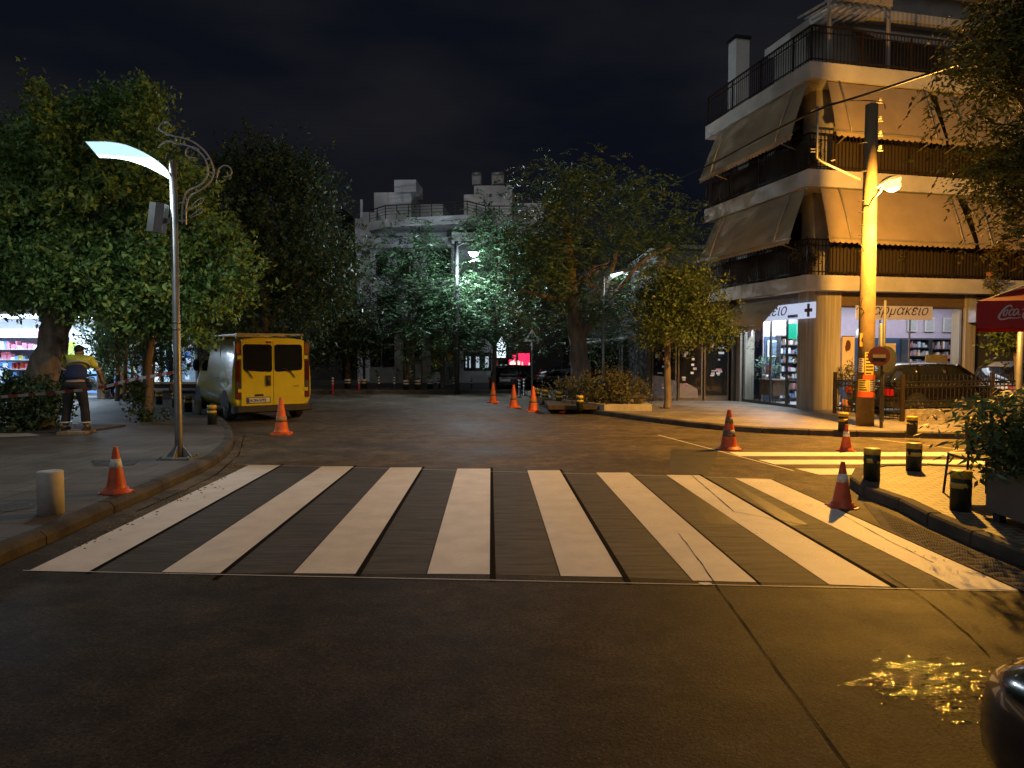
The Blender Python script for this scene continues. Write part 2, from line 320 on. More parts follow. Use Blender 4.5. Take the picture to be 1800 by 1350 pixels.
# ---------------------------------------------------------------- foliage (vectorised)
def foliage(name, blobs, n, L, W, mat, parent=None, seed=1, frond=False, cl=.22, shell=.6, per=55, droop=.2, loc=None):
    """blobs: (x,y,z,rx,ry,rz); n leaves in clumps"""
    g = np.random.default_rng(seed); B = np.array([tuple(b) for b in blobs], float)
    w = (B[:, 3] * B[:, 4] * B[:, 5]) ** .75; w /= w.sum()
    nc = max(1, n // per); bi = g.choice(len(B), nc, p=w)
    d = g.normal(size=(nc, 3)); d /= np.linalg.norm(d, axis=1)[:, None]
    r = g.random(nc) ** (1 / 3.0); r = 1 - (1 - r) * shell * 1.6; r *= 1 + .16 * g.normal(size=nc)
    cc = B[bi, :3] + d * r[:, None] * B[bi, 3:6]
    k = per
    up = np.array([0, 0, 1.0])
    if not frond:
        nsp = 7; m = max(1, k // nsp)
        sp = cc[:, None, :] + g.normal(size=(nc, m, 3)) * cl * g.uniform(.5, 1.3, (nc, 1, 1))
        sd = d[:, None, :] + up * .5 + g.normal(size=(nc, m, 3)) * .7
        sd /= np.linalg.norm(sd, axis=2)[..., None]
        t = np.linspace(-.5, 1.2, nsp)
        c = sp[:, :, None, :] + sd[:, :, None, :] * (t[None, None, :, None] * L * 1.6) + g.normal(size=(nc, m, nsp, 3)) * L * .35
        a = sd[:, :, None, :] * .8 + g.normal(size=c.shape) * .8; a[..., 2] -= droop
    else:
        nl = 14; m = max(1, k // nl)
        sp = cc[:, None, :] + g.normal(size=(nc, m, 3)) * cl
        sd = d[:, None, :] * .9 + g.normal(size=(nc, m, 3)) * .7; sd[..., 2] *= .5; sd /= np.linalg.norm(sd, axis=2)[..., None]
        side = np.cross(sd, up + g.normal(size=sd.shape) * .3); side /= np.linalg.norm(side, axis=2)[..., None]
        t = np.repeat(np.linspace(0, 1, nl // 2), 2); sg = np.tile([1, -1], nl // 2)
        ln = L * 4.2
        c = sp[:, :, None, :] + sd[:, :, None, :] * (t[:, None] * ln) + side[:, :, None, :] * (sg * L * .5)[:, None]
        c[..., 2] -= (t ** 2 * ln * droop * 1.6)[None, None, :]
        a = side[:, :, None, :] * sg[:, None] + sd[:, :, None, :] * .45 + g.normal(size=c.shape) * .12; a[..., 2] -= droop
    c = c.reshape(-1, 3); a = a.reshape(-1, 3); a /= np.linalg.norm(a, axis=1)[:, None]
    nn = g.normal(size=c.shape) * .75 + up * .8
    b = np.cross(a, nn); b /= (np.linalg.norm(b, axis=1)[:, None] + 1e-9)
    s = g.uniform(.5, 1.45, (len(c), 1)); A = a * L * .5 * s; Bv = b * W * .5 * s
    V = np.stack([c - A, c + Bv - A * .1, c + A, c - Bv - A * .1], 1).reshape(-1, 3).astype(np.float32)
    q = len(c); me = bpy.data.meshes.new(name); me.vertices.add(4 * q); me.vertices.foreach_set('co', V.ravel())
    me.loops.add(4 * q); me.loops.foreach_set('vertex_index', np.arange(4 * q, dtype=np.int32))
    me.polygons.add(q); me.polygons.foreach_set('loop_start', np.arange(0, 4 * q, 4, dtype=np.int32)); me.polygons.foreach_set('loop_total', np.full(q, 4, np.int32))
    me.update(); me.validate(); me.materials.append(mat)
    o = bpy.data.objects.new(name, me); COL.objects.link(o)
    if parent is not None: o.parent = parent
    if loc is not None: o.location = loc
    return o
def blob(px, py, Y, rpx, k=1.0, kd=1.0):
    c = P(px, py, Y); r = rpx * Y / F
    return (c.x, c.y, c.z, r, r * kd, r * k)
# ================================================================ GROUND
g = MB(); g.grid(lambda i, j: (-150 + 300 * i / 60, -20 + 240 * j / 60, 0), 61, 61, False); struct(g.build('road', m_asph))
PH = .12
def inset(pts, w):
    out = []
    for i, p in enumerate(pts):
        a = pts[max(i - 1, 0)]; c = pts[min(i + 1, len(pts) - 1)]
        d = (Vector((c[0], c[1], 0)) - Vector((a[0], a[1], 0))).normalized(); nrm = Vector((-d.y, d.x, 0))
        out.append(Vector((p[0], p[1], 0)) + nrm * w)
    return out
def resample(pts, step):
    out = [pts[0]]; 
    for a, b in zip(pts[:-1], pts[1:]):
        n = max(1, round((b - a).length / step))
        for i in range(1, n + 1): out.append(a.lerp(b, i / n))
    return out
def resample_len(pts, step):
    out = [pts[0]]; acc = 0.0
    for a, b in zip(pts[:-1], pts[1:]):
        L_ = (b - a).length; s = step - acc
        while s < L_: out.append(a.lerp(b, s / L_)); s += step
        acc = (L_ - (s - step)) if s - step >= 0 or True else 0
        acc = L_ - (s - step)
    return out + [pts[-1]]
def smooth_line(pts, it=2):
    for _ in range(it):
        q = [pts[0]]
        for a, b in zip(pts[:-1], pts[1:]): q += [a.lerp(b, .25), a.lerp(b, .75)]
        pts = q + [pts[-1]]
    return pts
def kerb(name, line, w, h=PH, step=.9, gap=.012, drop=(), mat=None, bi=.02):
    m = MB(); L = resample_len(line, step); I = inset(L, w)
    rnd = random.Random(3)
    for i in range(len(L) - 1):
        a, b, c, d = L[i], L[i + 1], I[i + 1], I[i]
        e = (b - a).normalized() * gap; hh = h + rnd.uniform(.002, .008); j = Vector((rnd.uniform(-.006, .006), rnd.uniform(-.006, .006), 0))
        if any(x0 < i < x1 for x0, x1 in drop): hh = .03
        q = [a + e + j, b - e + j, c - e, d + e]
        # bevelled top outer edge
        n_ = (d - a).normalized() * bi
        V = [(p.x, p.y, -.02) for p in q] + [(q[0].x, q[0].y, hh - bi), (q[1].x, q[1].y, hh - bi)] + [tuple((q[0] + n_)[:2]) + (hh,), tuple((q[1] + n_)[:2]) + (hh,), (q[2].x, q[2].y, hh), (q[3].x, q[3].y, hh)]
        m.add(V, [(0, 1, 5, 4), (4, 5, 7, 6), (6, 7, 8, 9), (1, 2, 8, 7, 5), (0, 4, 6, 9, 3), (2, 3, 9, 8), (0, 3, 2, 1)], False)
    return struct(m.build(name, mat or m_kerb))
def pavement(name, line, rest, w, mat, h=PH):
    I = inset(line, w - .004)
    poly = [(p.x, p.y) for p in I] + [(p[0], p[1]) for p in rest]
    m = MB(); m.prism(poly, -.05, h); return struct(m.build(name, mat))
# left corner pavement (ordered so that the inside lies to the left of the travel direction)
Lk = [G(x, y) for x, y in [(-420, 1180), (-120, 1045), (40, 973), (100, 951), (207, 898), (262, 872), (322, 848), (382, 816), (408, 792), (413, 772), (404, 752), (388, 738), (366, 722), (338, 708), (300, 699)]]
Lk = smooth_line(Lk, 2) + [G(200, 694), G(-200, 692), G(-1200, 692)]
pavement('pavement_corner', Lk, [(-60, 10), (-12, 2.2)], .16, m_paveL)
kerb('kerb_corner', Lk, .16, step=1.25, gap=.004, mat=m_kerbd, bi=.05)
# right pavement
Rk = [G(x, y) for x, y in [(880, 668), (905, 680), (918, 692), (932, 701), (952, 712), (990, 721), (1050, 729), (1165, 745), (1290, 760), (1480, 768), (1700, 772), (1950, 782)]]
Rk = list(reversed(smooth_line(Rk, 2))) 
Rk = [Vector((40, Rk[0].y - 1.2, 0))] + Rk
pavement('pavement_shop', list(reversed([p for p in Rk])), [], .16, m_paveR) if False else None
I = inset(Rk, -.156)
m = MB(); m.prism([(p.x, p.y) for p in I] + [(2, 60), (60, 60), (60, 14)], -.05, PH); struct(m.build('pavement_shop', m_paveR))
kerb('kerb_shop', Rk, -.16)
# near right island
Ik = [G(x, y) for x, y in [(2050, 1125), (1800, 993), (1696, 955), (1622, 921), (1578, 894), (1530, 879), (1499, 864), (1490, 850), (1500, 838), (1533, 830), (1622, 828), (1720, 834), (1900, 838)]]
Ik = smooth_line(Ik, 1) + [Vector((20, 9.6, 0))]
I2 = inset(Ik, -.136)
m = MB(); m.prism([(p.x, p.y) for p in I2] + [(20, 4)], -.05, PH - .01); struct(m.build('pavement_island', m_brick))
kerb('kerb_island', Ik, -.14, step=.7)
# far pavement across the road
Fk = [Vector((-60, 29.4, 0)), Vector((-8, 29.2, 0)), Vector((2.2, 29.6, 0)), Vector((3.2, 31, 0)), Vector((3.4, 60, 0))]
I3 = inset(Fk, .156)
m = MB(); m.prism([(p.x, p.y) for p in I3] + [(-60, 60)], -.05, PH); struct(m.build('pavement_far', m_paveL))
kerb('kerb_far', Fk, .16)

# ---- road markings
def sheet(name, quads, mat, z=.004, sub=1):
    m = MB()
    for q in quads: m.add([(p.x, p.y, z) for p in q], [(0, 1, 2, 3)], False)
    return struct(m.build(name, mat))
ST = [((437, 818), (493, 818), (155, 1006), (50, 1004)), ((566, 820), (622, 820), (387, 1008), (284, 1006)), ((686, 822), (742, 822), (625, 1009), (516, 1008)),
      ((804, 824), (862, 824), (861, 1010), (751, 1009)), ((927, 827), (984, 827), (1094, 1015), (986, 1013)), ((1048, 831), (1106, 831), (1330, 1024), (1218, 1021)),
      ((1171, 835), (1230, 836), (1566, 1032), (1458, 1028)), ((1292, 841), (1355, 843), (1790, 1038), (1687, 1036))]
m = MB()
for q in ST:
    a, b, c, d = [G(*p) for p in q]
    m.grid(lambda i, j: tuple(a.lerp(b, i / 3).lerp(d.lerp(c, i / 3), j / 12)[:2]) + (.003,), 4, 13, False)
struct(m.build('zebra_crossing', m_paint))
# scraped darker strips between the bars, and the bitumen edges
m = MB()
for q, r in zip(ST[:-1], ST[1:]):
    a, b, c, d = G(q[1][0] + 2, q[1][1]), G(r[0][0] - 2, r[0][1]), G(r[3][0] - 3, r[3][1]), G(q[2][0] + 3, q[2][1])
    m.add([(p.x, p.y, .0015) for p in (a, b, c, d)], [(0, 1, 2, 3)], False)
struct(m.build('scraped_strip', m_scrape))
m = MB()
for i, q in enumerate(ST):
    b, c = G(*q[1]), G(*q[2]); e = (c - b).normalized(); nrm = Vector((-e.y, e.x, 0)); nrm = nrm if nrm.x > 0 else -nrm
    c2 = c + e * (.16 if i in (3, 4, 1) else .05); b2 = b - e * .08; w = .045 if i not in (5, 7) else .02
    m.add([(p.x, p.y, .0045) for p in (b2, b2 + nrm * w * .8, c2 + nrm * w, c2)], [(0, 1, 2, 3)], False)
struct(m.build('bitumen_line', m_darktape))
m = MB(); wpx = 1.2
for a, b in [((40, 1003.5), (1790, 1040)), ((430, 817), (1360, 842.5)), ((1157, 765), (1395, 828)), ((1535, 772), (1712, 793))]:
    A, B_ = G(*a), G(*b); e = (B_ - A).normalized(); nrm = Vector((-e.y, e.x, 0)) * (.006 if a[0] < 1000 else .016)
    m.add([(p.x, p.y, .0052) for p in (A - nrm, B_ - nrm, B_ + nrm, A + nrm)], [(0, 1, 2, 3)], False)
struct(m.build('chalk_line', m_paint))
m = MB()
for y0, y1, x0, xb in [(795, 802, 1282, 1300), (808.5, 816.5, 1333, 1362), (824, 834.5, 1397, 1440)]:
    a, b, c, d = G(x0, y0), G(1790, y0), G(1790, y1), G(xb, y1)
    m.grid(lambda i, j: tuple(a.lerp(b, j / 12).lerp(d.lerp(c, j / 12), i / 2)[:2]) + (.003,), 3, 13, False)
struct(m.build('zebra_crossing_side', m_paint))
# cracks and patches in the asphalt
def crack(pts, w):
    m = MB(); L = resample([G(*p) for p in pts], .12); rr = random.Random(len(pts))
    q = []
    for i, p in enumerate(L):
        a, b = L[max(i - 1, 0)], L[min(i + 1, len(L) - 1)]; d = (b - a).normalized(); nn = Vector((-d.y, d.x, 0)); o = nn * rr.uniform(-.004, .004)
        ww = w * rr.uniform(.4, 1.2); q.append((p + o + nn * ww, p + o - nn * ww))
    for (a, b), (c, d) in zip(q[:-1], q[1:]): m.add([(x.x, x.y, .006) for x in (a, b, d, c)], [(0, 1, 2, 3)], False)
    return m
for pts, w in [(((1193, 938), (1232, 990), (1262, 1035), (1500, 1362)), .0042), (((1550, 1005), (1632, 1058), (1700, 1115), (1740, 1155)), .004),
               (((1193, 800), (1290, 805), (1420, 828)), .006), (((1215, 835), (1290, 900), (1420, 925)), .005), (((1640, 990), (1560, 950), (1480, 905)), .004), (((430, 765), (420, 800), (380, 835), (325, 862), (240, 900)), .008)]:
    struct(crack(pts, w).build('road_crack', m_darktape))
m_patch = M("asphalt_patch", (.045, .040, .034), .5, var=.35, scale=4, bump=.7, bscale=80)
sheet('road_patch', [[G(*p) for p in ((1180, 845), (1255, 870), (1295, 922), (1245, 920))], [G(*p) for p in ((1262, 833), (1310, 860), (1420, 922), (1385, 925))], [G(*p) for p in ((1180, 790), (1265, 790), (1242, 838), (1175, 832))]], m_patch, .0022)
# ribbed worn gutter next to the island kerb
def gut():
    m = MB(); A0, A1 = G(1515, 882), G(1830, 1018); B0, B1 = G(1550, 925), G(1800, 1040)
    nu = 220
    def f(i, j):
        u = i / nu; v = j / 18; a = A0.lerp(A1, u); b = B0.lerp(B1, u); p = a.lerp(b, v)
        ph = (p.y * 9.5 + p.x * 1.5 + .25 * math.sin(p.x * 5))
        h = .004 + .030 * (.5 + .5 * math.sin(ph * 2 * math.pi)) * min(1, 5 * v, 4 * (1 - v)) * (.65 + .35 * math.sin(u * 31 + 1)) * max(0, min(1, (u - .12) * 5))
        return (p.x, p.y, h if 0 < j < 18 else .0015)
    m.grid(f, nu + 1, 19, True)
    for q, fc_ in enumerate(m.f):
        c_ = [sum(m.v[k][a] for k in fc_) / 4 for a in (0, 1, 2)]; m.m[q] = 1 if math.sin(2 * math.pi * (c_[1] * 9.5 + c_[0] * 1.5 + .25 * math.sin(c_[0] * 5))) < -.15 and c_[2] > .004 else 0  # second material paints the shade of the grooves as dark stripes
    return struct(m.build('gutter', [M("gutter_concrete", (.13, .115, .095), .95, var=.4, scale=5, bump=.6, bscale=60), M('gutter_groove_shade', (.025, .02, .015), 1.0, var=.4)]))
gut()
# debris / grit along the gutters
def grit(name, pts, n, spread, z, s0, s1, mat, seed=5):
    m = MB(); rr = random.Random(seed)
    L = resample(pts, .1)
    for _ in range(n):
        p = rr.choice(L) + Vector((rr.gauss(0, spread), rr.gauss(0, spread), 0)); s = rr.uniform(s0, s1); a = rr.uniform(0, 6)
        m.box(p.x - s, p.x + s, p.y - s * .6, p.y + s * .6, z - .002, z + s * .6, Matrix.Rotation(a, 3, 'Z'), (p.x, p.y, z))
    o = m.build(name, mat); tag(o, kind='stuff'); return o
m_leafd = M("dead_leaf", (.25, .16, .06), .8, var=.5, scale=30)
tag(grit('leaf_litter', [G(425, 770), G(428, 800), G(400, 830), G(345, 862), G(250, 905), G(120, 965)], 240, .09, .004, .005, .012, m_leafd), 'dry leaves and grit lying in the gutter of the corner', 'leaf litter')
tag(grit('road_grit', [G(1520, 770), G(1560, 772), G(1700, 1000), G(1500, 950)], 90, .10, .010, .003, .007, m_conc, 9), 'pale grit and crumbs lying along the right gutters', 'grit')
# puddle by the near car
def puddle():
    mt = bpy.data.materials.new("wet_film"); mt.use_nodes = True; nt = mt.node_tree; b = nt.nodes['Principled BSDF']; N = nt.nodes.new; L = nt.links.new
    b.inputs['Base Color'].default_value = (.006, .005, .004, 1); b.inputs['Roughness'].default_value = .03; b.inputs['Specular IOR Level'].default_value = .6
    tc = N("ShaderNodeTexCoord"); n1 = N("ShaderNodeTexNoise"); n1.inputs['Scale'].default_value = 11; n1.inputs['Detail'].default_value = 9; n1.inputs['Roughness'].default_value = .84
    mp = N("ShaderNodeMapping"); mp.inputs['Scale'].default_value = (.55, 1.5, 1); L(tc.outputs['Object'], mp.inputs[0]); L(mp.outputs[0], n1.inputs['Vector'])
    at = N("ShaderNodeAttribute"); at.attribute_name = 'edge'
    ad = N("ShaderNodeMath"); ad.operation = 'MULTIPLY_ADD'; ad.inputs[1].default_value = .20; L(at.outputs['Fac'], ad.inputs[0]); L(n1.outputs['Fac'], ad.inputs[2])
    st = N("ShaderNodeMath"); st.operation = 'GREATER_THAN'; st.inputs[1].default_value = .705; L(ad.outputs[0], st.inputs[0])
    tr = N("ShaderNodeBsdfTransparent"); mx = N("ShaderNodeMixShader"); L(st.outputs[0], mx.inputs[0]); L(tr.outputs[0], mx.inputs[1]); L(b.outputs[0], mx.inputs[2])
    out = [n for n in nt.nodes if n.type == 'OUTPUT_MATERIAL'][0]; L(mx.outputs[0], out.inputs[0])
    n2 = N("ShaderNodeTexNoise"); n2.inputs['Scale'].default_value = 46; n2.inputs['Detail'].default_value = 3; L(tc.outputs['Object'], n2.inputs['Vector'])
    bu = N("ShaderNodeBump"); bu.inputs['Strength'].default_value = .8; bu.inputs['Distance'].default_value = .012; L(n2.outputs['Fac'], bu.inputs['Height']); L(bu.outputs[0], b.inputs['Normal'])
    c = [G(*p) for p in ((1425, 1122), (1860, 1140), (1880, 1320), (1450, 1300))]; m = MB(); nu, nv = 40, 24
    def f(i, j):
        p = c[0].lerp(c[1], i / nu).lerp(c[3].lerp(c[2], i / nu), j / nv); return (p.x, p.y, .0038)
    m.grid(f, nu + 1, nv + 1, False); o = m.build('puddle', mt, fix=False)
    a = o.data.attributes.new('edge', 'FLOAT', 'POINT'); vals = []
    for i in range(nu + 1):
        for j in range(nv + 1):
            u, v = i / nu, j / nv
            e = 1 - max(0, min(1, (((u - .5) / .5) ** 2 + ((v - (.42 + .12 * u)) / .42) ** 2)))
            vals.append(e ** .5 if e > 0 else 0)
    a.data.foreach_set('value', vals); return struct(o)
puddle()
# tree pit slab, hatch cover, path stones on the corner
m = MB(); rr = random.Random(77)
for px_, py_, s_ in ((972, 905, .022), (971, 918, .018), (1240, 1027, .05)):
    p_ = G(px_, py_); m.add([(p_.x + s_ * math.cos(a) * rr.uniform(.7, 1.1), p_.y + s_ * .8 * math.sin(a) * rr.uniform(.7, 1.1), .0062) for a in [i * math.pi / 5 for i in range(10)]], [tuple(range(10))], False)
struct(m.build('paint_drop', m_paint))
sheet('inspection_cover', [[G(x, y, PH) for x, y in ((-40, 893), (62, 880), (60, 893), (-40, 908))], [G(x, y, PH) for x, y in ((160, 810), (245, 808), (235, 818), (165, 820))]], M("iron_cover", (.05, .045, .04), .6, .3, bump=.6, bscale=50), PH + .005)
sheet('paving_slab', [[G(x, y, PH) for x, y in ((-30, 762), (28, 757), (72, 766), (-20, 770))]], m_conc, PH + .005)

# ================================================================ BUILDINGS
TH = R(13.2)
S0 = Vector((7.83, 19.0, 0))
apt = thing('apartment_building', 'corner apartment block with brown awnings, pale balcony slabs and a lit pharmacy', 'building', S0, TH)
Z1, Z1t, Z2, Z2t, Z3, Z3t = 3.36, 3.76, 6.10, 6.54, 8.90, 9.33
LY, LX = 5.6, 13.0
def slab(z0, z1):
    m = MB(); m.prism([(0, 0), (LX, 0), (LX, LY), (.9, LY), (.9, LY), (0, LY)], z0, z1); m.build('balcony_slab', m_slab, apt)
for z0, z1 in ((Z1, Z1t), (Z2, Z2t), (Z3, Z3t)): slab(z0, z1)
# upper walls
m_upw = M("upper_wall", (.30, .27, .23), .85, var=.2, scale=2)
for z0, z1 in ((Z1t, Z2), (Z2t, Z3)):
    m = MB(); m.box(1.25, LX, 1.25, LY, z0 - .01, z1 + .01); w = m.build('upper_wall', m_upw, apt)
    for y0, y1 in ((2.0, 3.1), (3.9, 4.9)):
        m = MB(); m.box(1.2, 1.26, y0, y1, z0, z0 + 2.05); d = m.build('balcony_door', m_dwall, apt)
        m = MB(); m.box(1.17, 1.21, y0 + .08, y1 - .08, z0 + .1, z0 + 1.95); m.build('pane', m_glass, d)
    for x0, x1 in ((1.9, 3.4), (4.6, 6.0), (7.4, 8.8), (10, 11.4)):
        m = MB(); m.box(x0, x1, 1.2, 1.26, z0, z0 + 2.1); d = m.build('balcony_door', m_dwall, apt)
        m = MB(); m.box(x0 + .08, x1 - .08, 1.17, 1.21, z0 + .1, z0 + 2.0); m.build('pane', m_glass, d)
m = MB(); m.box(.02, .5, .02, .5, 0, .01)
for z0, z1 in ((Z1t, Z2), (Z2t, Z3)):
    m = MB(); m.box(.7, 1.25, .7, 1.25, z0 - .01, z1 + .01); m.build('corner_pier', m_conc, apt)
# railings
m_rail = M("railing_brown", (.034, .022, .014), .5, .3, var=.3)
m_reed = M("reed_screen", (.045, .032, .02), .9, var=.5, scale=25, streak=(8, 8, .4))
def railing(z, h, inset_=.06, screen=True):
    m = MB(); a = inset_
    for pts in (((a, LY - .05), (a, a)), ((a, a), (LX, a))):
        (x0, y0), (x1, y1) = pts; Lg = math.hypot(x1 - x0, y1 - y0); n = int(Lg / .11)
        m.bar((x0, y0, z + h), (x1, y1, z + h), .05, .035); m.bar((x0, y0, z + .10), (x1, y1, z + .10), .03); m.bar((x0, y0, z + h - .16), (x1, y1, z + h - .16), .025)
        for i in range(n + 1):
            t = i / n; x, y = x0 + (x1 - x0) * t, y0 + (y1 - y0) * t; w = .045 if i % 14 == 0 else .016
            m.bar((x, y, z), (x, y, z + h), w)
    m.build('railing', m_rail, apt)
    if screen:
        s = MB(); s.box(a + .05, a + .07, .3, LY - .3, z + .06, z + h - .1); s.box(.8, 9, a + .05, a + .07, z + .06, z + h - .12); s.build('reed_screen', m_reed, apt)
railing(Z1t, .95); railing(Z2t, .95); railing(Z3t, .95, screen=False)
# balcony awnings
def awning(name, p0, p1, out, zt, zb, d, flare=0.0, val=.12, arms=(.1, .9), mat=None, sc=.16, top_in=0.05):
    """p0,p1: (x,y) along the slab edge; out: outward unit (x,y); drops from zt to zb, d outwards"""
    p0, p1, o = Vector(p0 + (0,)), Vector(p1 + (0,)), Vector(out + (0,)); e = (p1 - p0).normalized(); Lg = (p1 - p0).length
    root_m = MB(); n = max(6, int(Lg / .12)); k = 10
    def f(i, j):
        u, v = i / n, j / k; p = p0 - o * top_in + e * (u * Lg + (u - .5) * 2 * flare * v) + o * ((d + top_in) * v + .02 * math.sin(v * math.pi))
        z = zt + (zb - zt) * v + .012 * math.sin(u * Lg * 2.2 + v * 2) * v; return (p.x, p.y, z)
    root_m.grid(f, n + 1, k + 1)
    base = [Vector(f(i, k)) for i in range(n + 1)]
    def g2(i, j):
        u = i / (n * 6); p = base[0].lerp(base[-1], u); w = abs(math.sin(u * Lg / sc * math.pi)) ** .6
        return (p.x, p.y, p.z - .012 - (0 if j == 0 else val * (.55 + .45 * w)))
    root_m.grid(g2, n * 6 + 1, 2, False)
    a = root_m.build(name, mat or m_awn, apt, fix=False)
    q = MB(); q.bar(base[0] - e * .03, base[-1] + e * .03, .045); 
    for t in arms:
        b = p0.lerp(p1, t); A = Vector((b.x, b.y, zt)) + o * .02; C = b + o * (d + .04); C = Vector((C.x, C.y, zb + .03)); D = b - o * .1; D = Vector((D.x, D.y, zb - .16))
        q.tube([A, A.lerp(C, .55) + o * .03, C, C.lerp(D, .25), D], .022, 6)
    q.build('awning_arm', m_awn2, a)
    return a
for z2, z1, kk in ((Z3, Z2t, 0), (Z2, Z1t, 1)):
    awning('balcony_awning', (0, .15), (0, 4.9), (-1, 0), z2 - .04, z1 + .85 + .08 * kk, .5, .1, arms=(.12, .86))
awning('balcony_awning', (.55, 0), (3.7, 0), (0, -1), Z3 - .04, Z2t + .85, .5, .12, arms=(.1, .93))
awning('balcony_awning', (3.95, 0), (8.2, 0), (0, -1), Z3 - .04, Z2t + .85, .5, .05, arms=(.1, .9))
awning('balcony_awning', (.4, 0), (4.75, 0), (0, -1), Z2 - .04, Z1t + .9, .5, .12, arms=(.12, .93))
awning('balcony_awning', (5.05, 0), (9.4, 0), (0, -1), Z2 - .04, Z1t + .9, .5, .05, arms=(.08, .9))
# penthouse, pergola, chimney
m = MB(); m.box(2.6, LX, 2.6, LY, Z3t, Z3t + 2.5); m.build('penthouse_wall', m_upw, apt)
m = MB(); m.box(2.2, LX, 2.2, LY, Z3t + 2.5, Z3t + 2.75); m.build('penthouse_roof', m_slab, apt)
m = MB(); m.box(4.4, LX, 3.4, LY, Z3t + 2.75, Z3t + 4.0); m.box(4.1, LX, 3.1, LY, Z3t + 4.0, Z3t + 4.15); m.build('stair_house', m_upw, apt)
m = MB()
for i in range(5):
    x = 1.3 + i * .42; m.box(x, x + .36, 1.0, 1.25, Z3t + 2.28, Z3t + 2.5)
for x in (1.35, 3.3): m.bar((x, 1.1, Z3t), (x, 1.1, Z3t + 2.3), .08)
for i in range(9): m.bar((1.4 + i * .24, 1.0, Z3t + 2.25), (1.4 + i * .24, 2.6, Z3t + 2.4), .05)
m.build('pergola', m_conc, apt)
a = MB(); a.grid(lambda i, j: (3.2 + .5 * i, 2.5 - 1.2 * j / 4, Z3t + 2.3 - .9 * j / 4), 8, 5); a.build('terrace_awning', M("terrace_awning", (.3, .29, .27), .85), apt, fix=False)
m = MB(); m.box(.5, .98, 4.55, 5.03, Z3t, Z3t + 2.55); ch = m.build('chimney', m_white, apt)
m = MB(); m.box(.46, 1.02, 4.51, 5.07, Z3t + 2.55, Z3t + 2.65); m.build('chimney_cap', m_black, ch)
for cx_, cy_, cz_ in ((1.9, 1.05, Z1t), (5.3, 1.0, Z2t), (7.0, 1.0, Z1t)):
    m = MB(); m.box(cx_, cx_ + .8, cy_ - .15, cy_ + .19, cz_ + .25, cz_ + .8); ac_ = m.build('air_conditioner', m_steel, apt); m = MB(); m.box(cx_ + .08, cx_ + .55, cy_ - .16, cy_ - .151, cz_ + .3, cz_ + .75); m.build('grille', m_dwall, ac_)

# ground floor --------------------------------------------------
WX, WY = .35, .35
m_pier = bpy.data.materials.new("ribbed_concrete"); m_pier.use_nodes = True
def _pier():
    nt = m_pier.node_tree; b = nt.nodes['Principled BSDF']; N = nt.nodes.new; L = nt.links.new; tc = N("ShaderNodeTexCoord")
    mp = N("ShaderNodeMapping"); mp.inputs['Scale'].default_value = (16, 16, .5); L(tc.outputs['Object'], mp.inputs[0]); no = N("ShaderNodeTexNoise"); no.inputs['Scale'].default_value = 1; no.inputs['Detail'].default_value = 4; L(mp.outputs[0], no.inputs['Vector'])
    ra = N("ShaderNodeValToRGB"); ra.color_ramp.elements[0].color = (.22, .19, .15, 1); ra.color_ramp.elements[1].color = (.40, .36, .29, 1); ra.color_ramp.elements[0].position = .3; ra.color_ramp.elements[1].position = .7
    L(no.outputs['Fac'], ra.inputs[0]); L(ra.outputs[0], b.inputs['Base Color']); b.inputs['Roughness'].default_value = .85
    bu = N("ShaderNodeBump"); bu.inputs['Distance'].default_value = .01; bu.inputs['Strength'].default_value = .8; L(no.outputs['Fac'], bu.inputs['Height']); L(bu.outputs[0], b.inputs['Normal'])
_pier()
def rpoly(x0, x1, y0, y1, r, n=6):
    # rounded front-left corner
    pts = [(x0, y1)] + [(x0 + r - r * math.cos(a), y0 + r - r * math.sin(a)) for a in [math.pi / 2 * i / n for i in range(n + 1)]] + [(x1, y0), (x1, y1)]
    return pts
m = MB(); m.prism(rpoly(WX, WX + 1.0, WY, WY + .5, .22), PH - .02, Z1 - .002); m.build('corner_pillar', m_pier, apt)
m = MB(); m.box(WX + 5.15, WX + 5.5, WY, WY + .5, PH, Z1 - .002); m.build('pillar', m_pier, apt)
m = MB(); m.box(WX, WX + .5, WY + 3.45, WY + 3.75, PH, Z1 - .002); m.build('pillar', m_pier, apt)
m_fr = M("shop_frame", (.12, .11, .10), .45, .5, var=.2)
# lintel panels
m = MB(); m.box(WX + 1.0, WX + 5.15, WY + .06, WY + .2, 2.98, Z1 - .003); m.box(WX + .06, WX + .2, WY + .5, WY + 3.45, 3.06, Z1 - .003); m.build('lintel', M("brown_panel", (.13, .09, .06), .6, var=.25, streak=(1, 1, 8)), apt)
